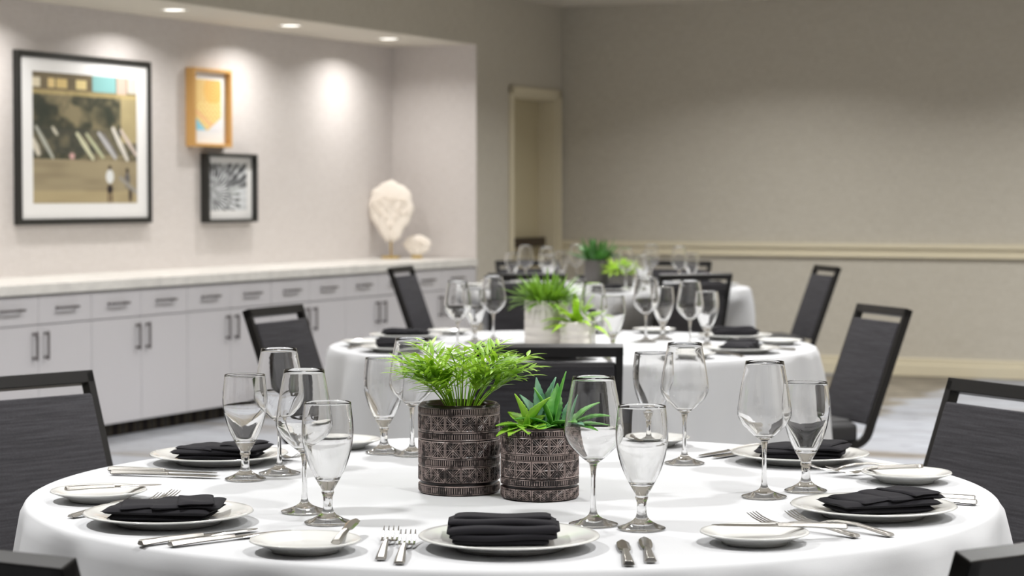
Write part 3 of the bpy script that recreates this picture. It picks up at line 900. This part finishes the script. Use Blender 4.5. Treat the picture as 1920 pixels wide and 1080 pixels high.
# cutlery: local +y from the handle end (origin) to the tip
def strip(mb, st, M=None):
    """st: list of (y, z, halfwidth, halfthick)"""
    vs = []; fs = []
    for (y, z, hw, ht) in st:
        vs += [(-hw, y, z - ht * 0.5), (-hw * 0.55, y, z + ht), (hw * 0.55, y, z + ht), (hw, y, z - ht * 0.5), (hw * 0.55, y, z - ht), (-hw * 0.55, y, z - ht)]
    n = 6
    for k in range(len(st) - 1):
        for i in range(n):
            j = (i + 1) % n; fs.append((k * n + j, k * n + i, (k + 1) * n + i, (k + 1) * n + j))
    fs += [tuple(range(n)), tuple(range((len(st) - 1) * n, len(st) * n))[::-1]]
    mb.add(vs, fs, False, M)
def fork_handle(mb): strip(mb, [(0.0, 0.003, 0.0070, 0.0022), (0.004, 0.0032, 0.0082, 0.0028), (0.03, 0.0065, 0.0074, 0.0024), (0.07, 0.012, 0.0056, 0.0020), (0.105, 0.0125, 0.0036, 0.0018), (0.128, 0.0095, 0.0028, 0.0016)])
def fork_head(mb):
    strip(mb, [(0.126, 0.0098, 0.0028, 0.0015), (0.138, 0.0065, 0.0070, 0.0011), (0.148, 0.0048, 0.0115, 0.0010), (0.158, 0.0042, 0.0128, 0.0009)])
    for k in range(4):
        x = -0.0109 + k * 0.00727
        M = Matrix.Translation((x, 0, 0))
        strip(mb, [(0.156, 0.0042, 0.0019, 0.0009), (0.175, 0.0062, 0.0016, 0.0009), (0.192, 0.0115, 0.0013, 0.0008), (0.205, 0.0180, 0.0007, 0.0005)], M)
def knife_handle(mb): strip(mb, [(0.0, 0.0045, 0.0078, 0.0034), (0.003, 0.0048, 0.0088, 0.0042), (0.05, 0.0056, 0.0072, 0.0036), (0.10, 0.0052, 0.0056, 0.0030), (0.112, 0.0048, 0.0048, 0.0028)])
def knife_blade(mb, L=0.215): strip(mb, [(0.108, 0.0040, 0.0045, 0.0018), (0.122, 0.0038, 0.0084, 0.0014), (0.150, 0.0036, 0.0098, 0.0010), (L - 0.025, 0.0034, 0.0094, 0.0009), (L - 0.008, 0.0032, 0.0062, 0.0008), (L, 0.0032, 0.0012, 0.0006)])
def two_part(name, ha, he, hn, label):
    t = empty(name, label='x', cat=label)
    a = MB(); ha(a); a.build('handle', M_HANDLE, t, 0.0006)
    b = MB(); he(b); b.build(hn, M_STEEL, t)
    return Proto(t)
fkp = two_part('fork', fork_handle, fork_head, 'head', 'fork')
knp = two_part('knife', knife_handle, knife_blade, 'blade', 'knife')
def bk_handle(mb): strip(mb, [(0.0, 0.0045, 0.0070, 0.0032), (0.003, 0.0048, 0.0080, 0.0038), (0.04, 0.0056, 0.0066, 0.0034), (0.085, 0.0050, 0.0052, 0.0028)])
def bk_blade(mb): strip(mb, [(0.083, 0.0042, 0.0045, 0.0018), (0.095, 0.0040, 0.0082, 0.0013), (0.135, 0.0038, 0.0100, 0.0010), (0.158, 0.0036, 0.0085, 0.0008), (0.170, 0.0034, 0.0020, 0.0006)])
bkp = two_part('butter_knife', bk_handle, bk_blade, 'blade', 'knife')
def simple(name, fns, cat):
    mb = MB()
    for f in fns: f(mb)
    return Proto(tag(mb.build(name, M_STEEL), 'x', cat))
fks = simple('fork', (fork_handle, fork_head), 'fork'); kns = simple('knife', (knife_handle, knife_blade), 'knife')
def lay(pr, a, b, label, group, za=None, zb=None, roll=0):
    """handle end at a, pointing to b"""
    za = ZC if za is None else za; zb = za if zb is None else zb
    dx, dy = b[0] - a[0], b[1] - a[1]
    L = math.hypot(dx, dy)
    return pr.put((a[0], a[1], za), (math.atan2(zb - za, L), roll, math.atan2(dy, dx) - math.pi / 2), label, group)
def polar(c, r, deg): return (c[0] + r * math.cos(math.radians(deg)), c[1] + r * math.sin(math.radians(deg)))

# ---- foreground table
SIDE = ['near', 'left front', 'left rear', 'far', 'right rear', 'right front']
def seatname(i, tb): return SIDE[i] + ' place of the ' + tb + ' table'
P1 = [(-0.004, 3.158), (-0.54, 3.398), (-0.565, 4.173), (0.02, 4.455), (0.557, 4.182), (0.581, 3.475)]
B1 = [(-0.299, 3.124), (-0.698, 3.651), (-0.349, 4.42), (0.286, 4.459), (0.71, 3.891), (0.359, 3.198)]
for i in range(6):
    pp.put((P1[i][0], P1[i][1], ZC), (0, 0, 0), 'white dinner plate under the black napkin, ' + seatname(i, 'foreground'), 'dinner plates')
    bp.put((B1[i][0], B1[i][1], ZC), (0, 0, 0), 'small white bread plate, ' + seatname(i, 'foreground'), 'bread plates')
NZ = ZC + 0.0078
nap = [(npf, (-0.0125, 3.158), 0), (npa, (-0.545, 3.395), -8), (npb, (-0.565, 4.178), 172), (npb, (0.02, 4.455), 180), (npb, (0.557, 4.185), 168), (npa, (0.592, 3.478), 18)]
napl = ['black napkin folded in a long roll on the near plate, foreground table', 'black napkin with a pocket fold on the left front plate, foreground table',
        'black napkin folded flat on the left rear plate, foreground table', 'black napkin on the plate hidden behind the patterned pots',
        'black napkin behind the water goblet on the right rear plate, foreground table', 'black napkin with diagonal folds on the right front plate, foreground table']
for (pr, p, rz), lb in zip(nap, napl):
    pr.put((p[0], p[1], NZ), (0, 0, math.radians(rz)), lb, 'black folded napkins')
GW = [('w', -0.430, 4.000, 2), ('g', -0.483, 3.917, 2), ('w', -0.337, 3.512, 1), ('g', -0.289, 3.392, 1), ('g', -0.256, 4.326, 3), ('w', -0.198, 4.290, 3),
      ('w', 0.127, 3.375, 0), ('g', 0.200, 3.332, 0), ('w', 0.331, 4.153, 4), ('g', 0.290, 4.475, 4), ('w', 0.430, 3.687, 5), ('g', 0.511, 3.761, 5)]
for kd, x, y, i in GW:
    (wp if kd == 'w' else gp).put((x, y, ZC), (0, 0, 0), ('tall empty wine glass with long thin stem, ' if kd == 'w' else 'short-stemmed empty water goblet, ') + seatname(i, 'foreground'),
                                  'wine glasses' if kd == 'w' else 'water goblets')
FK = [((-0.185, 3.038), (-0.181, 3.24), 'left fork of the two at the near place of the foreground table'), ((-0.157, 3.003), (-0.154, 3.20), 'right fork of the two at the near place, beside the plate'),
      ((-0.704, 3.442), (-0.572, 3.62), 'outer fork behind the napkin at the left front place, foreground table'), ((-0.690, 3.480), (-0.560, 3.65), 'inner fork partly hidden by the plate at the left front place'),
      ((0.519, 3.241), (0.376, 3.386), 'left fork under the butter knife at the right front place'), ((0.572, 3.251), (0.429, 3.414), 'right fork beside the plate at the right front place'),
      ((0.735, 4.085), (0.565, 4.005), 'fork nearest the plate at the right rear place, foreground table'), ((0.765, 4.045), (0.595, 3.965), 'fork nearest the bread plate at the right rear place'),
      ((-0.53, 4.33), (-0.40, 4.165), 'fork beside the plate at the left rear place, foreground table')]
for a, b, lb in FK: lay(fkp, a, b, lb, 'forks on the foreground table')
KN = [((0.162, 2.989), (0.163, 3.205), 'left knife of the two right of the near plate'), ((0.194, 3.016), (0.198, 3.266), 'right knife of the two, below the near water goblet'),
      ((-0.545, 3.165), (-0.38, 3.325), 'upper knife of the two at the left front place'), ((-0.500, 3.156), (-0.335, 3.298), 'lower knife of the two at the left front place'),
      ((-0.752, 4.035), (-0.56, 3.988), 'upper knife of the two at the left rear place'), ((-0.738, 3.985), (-0.54, 3.935), 'lower knife of the two at the left rear place'),
      ((0.780, 3.640), (0.62, 3.70), 'upper knife of the two right of the right front plate'), ((0.772, 3.590), (0.62, 3.655), 'lower knife of the two right of the right front plate'),
      ((0.505, 4.415), (0.365, 4.249), 'knife with tip pointing left at the right rear place'), ((0.530, 4.390), (0.392, 4.225), 'knife beside the plate at the right rear place')]
for a, b, lb in KN: lay(knp, a, b, lb, 'knives on the foreground table')
lay(bkp, (-0.254, 3.112), (-0.240, 3.25), 'butter knife standing out on the near bread plate', 'butter knives', ZC + 0.010, ZC + 0.018)
lay(bkp, (-0.746, 3.612), (-0.60, 3.700), 'butter knife across the left front bread plate', 'butter knives', ZC + 0.0195, ZC + 0.016)
lay(knp, (0.500, 3.238), (0.30, 3.180), 'knife resting across the right front bread plate and the forks', 'butter knives', ZC + 0.0135, ZC + 0.026)
lay(bkp, (0.735, 3.872), (0.610, 3.952), 'butter knife resting on the rim of the right rear bread plate', 'butter knives', ZC + 0.025, ZC + 0.008)
lay(bkp, (0.235, 4.47), (0.25, 4.36), 'butter knife on the far bread plate behind the goblets', 'butter knives', ZC + 0.014, ZC + 0.014)

# ---- middle and farthest tables
def setting(c, a, tb, i, glasses=True, cut=True):
    p = polar(c, 0.66, a)
    pp.put((p[0], p[1], ZC), (0, 0, 0), 'white dinner plate under the black napkin, ' + seatname(i, tb), 'dinner plates')
    q = polar(c, 0.715, a - 25)
    bp.put((q[0], q[1], ZC), (0, 0, 0), 'small white bread plate, ' + seatname(i, tb), 'bread plates')
    pr = (npa, npb, npf)[(i + (tb == 'middle')) % 3]
    pr.put((p[0], p[1], NZ), (0, 0, math.radians(a + 90 + (12 if i % 2 else -8)) if pr is not npf else 0.1), 'black folded napkin on the plate, ' + seatname(i, tb), 'black folded napkins')
    if glasses:
        for pr2, da, r, nm, g in ((wp, 15, 0.445, 'tall empty wine glass, ', 'wine glasses'), (gp, 23, 0.51, 'short-stemmed empty water goblet, ', 'water goblets')):
            g2 = polar(c, r, a + da); pr2.put((g2[0], g2[1], ZC), (0, 0, 0), nm + seatname(i, tb), g)
    if cut:
        lay(fks, polar(c, 0.79, a - 13), polar(c, 0.58, a - 15), 'fork left of the plate, ' + seatname(i, tb), 'forks on the rear tables')
        lay(kns, polar(c, 0.79, a + 13), polar(c, 0.58, a + 15), 'knife right of the plate, ' + seatname(i, tb), 'knives on the rear tables')
A2 = [-96, -151, 153, 88, 26, -35]
for i, a in enumerate(A2): setting(T2, a, 'middle', i, False)
G2 = [('w', -0.180, 7.20, 1), ('g', -0.130, 7.55, 2), ('w', -0.066, 7.66, 2), ('w', 0.265, 7.06, 0), ('g', 0.327, 7.03, 0), ('w', 0.470, 7.62, 4), ('g', 0.538, 7.74, 4), ('w', 0.595, 7.25, 5), ('g', 0.662, 7.36, 5)]
for kd, x, y, i in G2:
    (wp if kd == 'w' else gp).put((x, y, ZC), (0, 0, 0), ('tall empty wine glass, ' if kd == 'w' else 'short-stemmed empty water goblet, ') + seatname(i, 'middle'), 'wine glasses' if kd == 'w' else 'water goblets')
A3 = [-90, -150, 150, 92, 32, -28]
for i, a in enumerate(A3): setting(T3, a, 'farthest', i, True, False)

# ------------------------------------------------------------------ plants in pots
def star_pattern(u, v, kind):
    """relief 0..1 for a cell, u and v in 0..1"""
    if kind == 'tick':
        edge = (v < 0.12) | (v > 0.88)
        return np.where(edge, 1.0, np.where((v > 0.2) & (v < 0.8) & (np.modf(u * 7)[0] < 0.40), 1.0, 0.0))
    x = u * 2 - 1; y = v * 2 - 1
    border = (np.abs(x) > 0.84) & (np.abs(x) < 0.95) & (np.abs(y) < 0.93) | (np.abs(y) > 0.80) & (np.abs(y) < 0.93) & (np.abs(x) < 0.95)
    diag = (np.abs(np.abs(x) - np.abs(y)) < 0.075)
    diag2 = (np.abs(np.abs(x) - np.abs(y) - 0.30) < 0.042) & (np.abs(x) > 0.30) | (np.abs(np.abs(y) - np.abs(x) - 0.30) < 0.042) & (np.abs(y) > 0.30)
    ax = (np.abs(x) < 0.045) | (np.abs(y) < 0.045)
    inside = (np.abs(x) < 0.9) & (np.abs(y) < 0.88)
    return np.where(border | ((diag | ax | diag2) & inside), 1.0, 0.0)
def dark_pot(t, R, H, bands, ncell, seed):
    """bands: list of (height fraction, kind) from the bottom up"""
    nu, nv = 1120, 170
    th = np.arange(nu) / nu; zz = np.linspace(0, 1, nv)
    UU, VV = np.meshgrid(th, zz)
    rel = np.zeros_like(UU); gro = np.zeros_like(UU); z0 = 0
    for fr, kind in bands:
        m = (VV >= z0) & (VV < z0 + fr)
        loc = np.clip((VV - z0) / fr, 0, 1)
        if kind in ('tick', 'star'):
            rel = np.where(m, star_pattern(np.modf(UU * ncell)[0], loc, kind), rel)
            gro = np.where(m & ((loc < 0.05) | (loc > 0.95)), 1, gro)
        elif kind == 'groove': gro = np.where(m, 3, gro)
        z0 += fr
    wear = vnoise(UU * 10, VV * 4, 3, seed) * 0.6 + vnoise(UU * 10, VV * 4, 11, seed + 1) * 0.4
    wear2 = np.clip((wear - 0.27) * 4.5, 0.18, 1) 
    cm = rel * wear2
    dark = lin((16, 9, 9)); ridge = lin((146, 131, 126)); mid = lin((34, 22, 21))
    C = dark + (mid - dark) * (0.35 * vnoise(UU * 10, VV * 4, 8, seed + 3))[..., None]
    C = C * (1 - cm[..., None]) + ridge * cm[..., None]
    rr = R - 0.0012 + rel * 0.0013 - gro * 0.0009
    edge = np.clip(np.minimum(VV, 1 - VV) * H / 0.004, 0, 1); rr = rr - 0.0035 * (1 - np.sqrt(np.clip(edge, 0, 1)))
    X = rr * np.cos(UU * 2 * np.pi); Y = rr * np.sin(UU * 2 * np.pi); Z = VV * H
    V = np.stack([X, Y, Z], -1).reshape(-1, 3)
    idx = np.arange(nu * nv).reshape(nv, nu)
    a = idx[:-1]; b = np.roll(idx, -1, 1)[:-1]; c = np.roll(idx, -1, 1)[1:]; d = idx[1:]
    F = np.stack([a, b, c, d], -1).reshape(-1, 4)
    mb = MB(); mb.v = V.tolist(); mb.f = [tuple(q) for q in F.tolist()] + [tuple(range(nu))[::-1]]; mb.sm = [True] * (len(mb.f) - 1) + [False]
    C4 = np.ones((nu * nv, 4)); C4[:, :3] = C.reshape(-1, 3)
    mb.build('pot', M_POTDARK, t, colors=C4)
    MB().lathe([(R - 0.0045, H), (R - 0.005, H + 0.0008), (R - 0.0075, H), (R - 0.008, H - 0.01), (R - 0.009, 0.02)], 72).build('inner_rim', M_POTIN, t)
    MB().lathe([(0, H - 0.030), (R - 0.0085, H - 0.032)], 48).build('soil', M_SOIL, t)
def leaf(mb, p0, d, up, L, wd, droop, n=6, teeth=0, cup=0.25, wprof=None):
    """blade from p0 along d, bending toward -z"""
    p = Vector(p0); d = Vector(d).normalized(); vs = []; fs = []
    steps = n * (2 if teeth else 1)
    for k in range(steps + 1):
        q = k / steps
        side = d.cross(Vector((0, 0, 1)));
        side = side.normalized() if side.length > 1e-4 else Vector((1, 0, 0))
        side = (side + Vector(up) * 0.0).normalized()
        nrm = side.cross(d).normalized()
        ww = wd * (wprof(q) if wprof else math.sin(math.pi * min(1, q * 0.92 + 0.08)) ** 0.8)
        if teeth and k % 2: ww *= 1 + teeth
        vs += [p - side * ww + nrm * ww * cup, p, p + side * ww + nrm * ww * cup]
        p = p + d * (L / steps)
        d = (d + Vector((0, 0, -droop / steps))).normalized()
    for k in range(steps):
        b = k * 3; fs += [(b, b + 1, b + 4, b + 3), (b + 1, b + 2, b + 5, b + 4)]
    mb.add(vs, fs, True)
def frond(t, base, az, lean, L, pairs, lw, ll, rnd, name='frond', mat=None, bend=1.0, start=0.42):
    mb = MB(); p = Vector(base); el = math.radians(90 - lean)
    d = Vector((math.cos(az) * math.cos(el), math.sin(az) * math.cos(el), math.sin(el)))
    pts = [p.copy()]; dirs = [d.copy()]; n = 16
    for k in range(n):
        p = p + d * (L / n); hz = Vector((math.cos(az), math.sin(az), 0))
        d = (d + hz * (bend / n) * (0.4 + 1.2 * k / n) - Vector((0, 0, 0.5 * bend / n * (k / n)))).normalized()
        pts.append(p.copy()); dirs.append(d.copy())
    mb.tube(pts, [0.0015 * (1 - 0.6 * k / n) for k in range(n + 1)], 5)
    for j in range(pairs):
        q = start + (1 - start) * j / (pairs - 1); k = min(n, int(q * n)); pt = pts[k]; dd = dirs[k]
        side = dd.cross(Vector((0, 0, 1))).normalized()
        s = math.sin(math.pi * (0.18 + 0.75 * j / (pairs - 1)))
        for sg in (-1, 1):
            dl2 = dd * rnd.uniform(0.5, 1.0) + side * sg * rnd.uniform(0.75, 1.25) + Vector((0, 0, rnd.uniform(-0.25, 0.45)))
            leaf(mb, pt, dl2, (0, 0, 1), ll * (0.6 + 0.55 * s) * rnd.uniform(0.85, 1.1), lw, rnd.uniform(0.0, 0.6), 6, wprof=lambda q: max(0.04, (math.sin(math.pi * min(1, q ** 0.75)) ** 0.9)))
    leaf(mb, pts[-1], dirs[-1], (0, 0, 1), ll * 0.9, lw, 0.3, 6)
    return mb.build(name, mat or M_PALM, t)

# embossed pots of the foreground table
POT1 = (-0.092, 3.765); POT2 = (0.0473, 3.690)
t = empty('potted_palm', (POT1[0], POT1[1], ZC), math.radians(4), 'larger dark embossed pot with a bright green parlor palm', 'potted plant')
dark_pot(t, 0.0712, 0.1535, [(0.105, 'tick'), (0.03, 'groove'), (0.18, 'star'), (0.095, 'tick'), (0.20, 'star'), (0.095, 'tick'), (0.19, 'star'), (0.08, 'tick'), (0.025, 'plain')], 16, 1)
rnd = random.Random(5)
FR = [  # azimuth, lean, length, pairs
 (0.0, 30, 0.155, 10), (0.35, 52, 0.185, 11), (-0.5, 36, 0.165, 10), (3.14, 38, 0.165, 10), (2.7, 26, 0.155, 10), (3.6, 46, 0.155, 10),
 (1.57, 22, 0.16, 10), (-1.57, 26, 0.150, 10), (-1.0, 36, 0.150, 10), (-2.2, 32, 0.155, 10), (0.9, 15, 0.170, 11), (2.2, 12, 0.180, 11), (-2.8, 54, 0.150, 10), (4.4, 10, 0.175, 11), (0.15, 62, 0.165, 9),
 (5.6, 20, 0.165, 10), (3.9, 22, 0.16, 10)]
FR += [(0.6, 4, 0.172, 10), (2.6, 6, 0.168, 10), (4.7, 8, 0.175, 10), (5.5, 14, 0.165, 10), (1.2, 12, 0.170, 10), (3.5, 12, 0.160, 10)]
FR += [(rnd.uniform(0, 6.283), rnd.uniform(18, 66), rnd.uniform(0.135, 0.165), 9) for _ in range(11)]
for az, lean, L, pairs in FR:
    frond(t, (0.013 * math.cos(az) + 0.004, 0.013 * math.sin(az), 0.118), az + rnd.uniform(-.1, .1), lean * 0.46, L * 0.92, pairs - 1, 0.0036, 0.046, rnd, bend=1.35, start=0.50)
t = empty('potted_succulent', (POT2[0], POT2[1], ZC), math.radians(-14), 'smaller dark embossed pot with spiky green succulents', 'potted plant')
dark_pot(t, 0.0670, 0.1215, [(0.165, 'star'), (0.035, 'groove'), (0.10, 'tick'), (0.26, 'star'), (0.08, 'tick'), (0.25, 'star'), (0.09, 'tick'), (0.02, 'plain')], 14, 9)
def rosette(t, c, n, L, wd, mat, rnd, tilt=(20, 75), tee=0.12, droop=0.9, az0=0, azr=6.283, name='rosette'):
    mb = MB()
    for k in range(n):
        az = az0 + azr * k / n + rnd.uniform(-.15, .15); el = math.radians(90 - (tilt[0] + (tilt[1] - tilt[0]) * ((k * 0.618) % 1)))
        d = (math.cos(az) * math.cos(el), math.sin(az) * math.cos(el), math.sin(el))
        leaf(mb, c, d, (0, 0, 1), L * rnd.uniform(0.8, 1.1), wd, droop * rnd.uniform(0.5, 1.3), 9, teeth=tee, cup=0.45,
             wprof=lambda q: 0.45 + 0.75 * math.sin(math.pi * min(1, q * 0.85 + 0.05)) if q < 0.55 else max(0.02, (1 - q) / 0.45 * 1.17) ** 0.8)
    mo = mb.build(name, mat, t)
    m = mo.modifiers.new('thickness', 'SOLIDIFY'); m.thickness = 0.0016
    return mo
def rosette_set(t, c, leaves, mat, name='rosette'):
    """leaves: (x, y, z direction, length, half width, droop)"""
    mb = MB()
    for dx, dy, dz, L, wd, dr_ in leaves:
        leaf(mb, c, (dx, dy, dz), (0, 0, 1), L, wd * 1.45, dr_, 10, teeth=0.13, cup=0.32,
             wprof=lambda q: (0.50 + 0.62 * math.sin(math.pi * min(1, q * 0.85 + 0.05))) if q < 0.55 else max(0.015, (1 - q) / 0.45 * 1.10) ** 0.85)
    mo = mb.build(name, mat, t)
    m = mo.modifiers.new('thickness', 'SOLIDIFY'); m.thickness = 0.0016
t.rotation_euler = (0, 0, 0)
rosette_set(t, (-0.022, -0.024, 0.119), [(-.9, -.25, .35, .056, .0085, .5), (-.9, -.45, .12, .060, .0090, .6), (-.6, -.7, .15, .050, .0100, .7), (-.28, -.1, .95, .064, .0105, .25),
    (.42, -.25, .85, .072, .0110, .55), (.6, -.7, .35, .050, .0105, .9), (.05, -.9, .3, .046, .0100, .9), (-.45, .5, .55, .055, .0090, .5), (.5, .5, .5, .050, .0090, .5)], M_SUC)
rosette_set(t, (0.002, 0.016, 0.115), [(-.08, .1, 1, .088, .0080, .1), (.25, .1, .95, .092, .0095, .2), (-.4, .2, .8, .070, .0100, .4), (.1, .6, .7, .070, .0090, .4), (-.7, .4, .5, .060, .0090, .6)], M_SUC3)
rosette_set(t, (0.022, -0.014, 0.118), [(-.85, -.25, .60, .072, .0080, .75), (-.38, -.1, .95, .078, .0085, .2), (.22, .05, 1, .100, .0070, .05), (.10, .3, .95, .080, .0080, .1), (.5, -.5, .5, .056, .0095, .8),
    (-.5, -.85, .30, .058, .0110, .7), (.25, -.9, .2, .046, .0095, .8), (-.75, -.6, .35, .055, .0090, .8)], M_SUC2)
rosette_set(t, (0.040, 0.002, 0.117), [(.95, -.2, .55, .090, .0095, .55), (1, -.1, .22, .084, .0095, .35), (.85, -.5, .15, .070, .0095, .6), (.75, .2, .75, .080, .0085, .5), (.2, -.8, .3, .044, .0090, .8), (.5, .6, .6, .060, .0085, .6)], M_SUC2)
rosette_set(t, (0.040, -0.008, 0.118), [(.25, -.1, .95, .062, .0085, .15), (.55, -.6, .45, .050, .0085, .8)], M_SUC3)

def grassy(t, R, z, n, L, wd, mat, rnd, lean=70, droop=1.1, name='foliage'):
    mb = MB()
    for k in range(n):
        az = rnd.uniform(0, 6.283); r0 = R * math.sqrt(rnd.random()) * 0.75; el = math.radians(90 - lean * rnd.random() ** 0.8)
        p = (r0 * math.cos(az), r0 * math.sin(az), z)
        leaf(mb, p, (math.cos(az) * math.cos(el), math.sin(az) * math.cos(el), math.sin(el)), (0, 0, 1), L * rnd.uniform(0.6, 1.1), wd, droop * rnd.uniform(0.4, 1.2), 6)
    return mb.build(name, mat, t)
def plain_pot(name, c, R, H, mat, label, fol, ribs=0):
    t = empty(name, (c[0], c[1], ZC), 0, label, 'potted plant')
    prof = [(0, 0), (R - 0.004, 0), (R, 0.004)]
    nb = ribs or 1
    for k in range(nb):
        z0 = 0.004 + (H - 0.008) * k / nb; z1 = 0.004 + (H - 0.008) * (k + 1) / nb
        if ribs: prof += [(R - 0.0022, z0 + 0.001), (R, z0 + 0.004), (R, z1 - 0.002)]
    prof += [(R, H - 0.003), (R - 0.002, H), (R - 0.006, H), (R - 0.008, H - 0.004), (R - 0.009, 0.02)]
    MB().lathe(prof, 64).build('pot', mat, t)
    MB().lathe([(0, H - 0.018), (R - 0.0085, H - 0.02)], 40).build('soil', M_SOIL, t)
    fol(t, R, H)
    return t
r2 = random.Random(21)
plain_pot('potted_fern', (0.118, 7.46), 0.0755, 0.155, M_POTW, 'tall white ribbed pot with bushy green foliage on the middle table',
          lambda t, R, H: grassy(t, R, H - 0.02, 210, 0.125, 0.0060, M_GRASS, r2, 75, 1.0), 5)
plain_pot('potted_succulent', (0.222, 7.36), 0.0615, 0.088, M_POTW, 'low white pot with trailing lime leaves on the middle table',
          lambda t, R, H: (rosette(t, (0, 0, H - 0.02), 18, 0.14, 0.013, M_LIME, r2, (20, 85), 0.0, 1.0, name='foliage')), 3)
plain_pot('potted_leafy_plant', (T3[0] - 0.02, T3[1] + 0.10), 0.075, 0.150, M_POTG, 'taller grey pot with dark green leaves on the farthest table',
          lambda t, R, H: (grassy(t, R, H - 0.02, 70, 0.15, 0.012, M_DARKLEAF, r2, 60, 0.6)), 0)
plain_pot('potted_succulent', (T3[0] + 0.11, T3[1] - 0.03), 0.070, 0.100, M_POTG, 'lower grey pot with lime green foliage on the farthest table',
          lambda t, R, H: (grassy(t, R, H - 0.02, 110, 0.10, 0.008, M_LIME, r2, 82, 1.0)), 0)
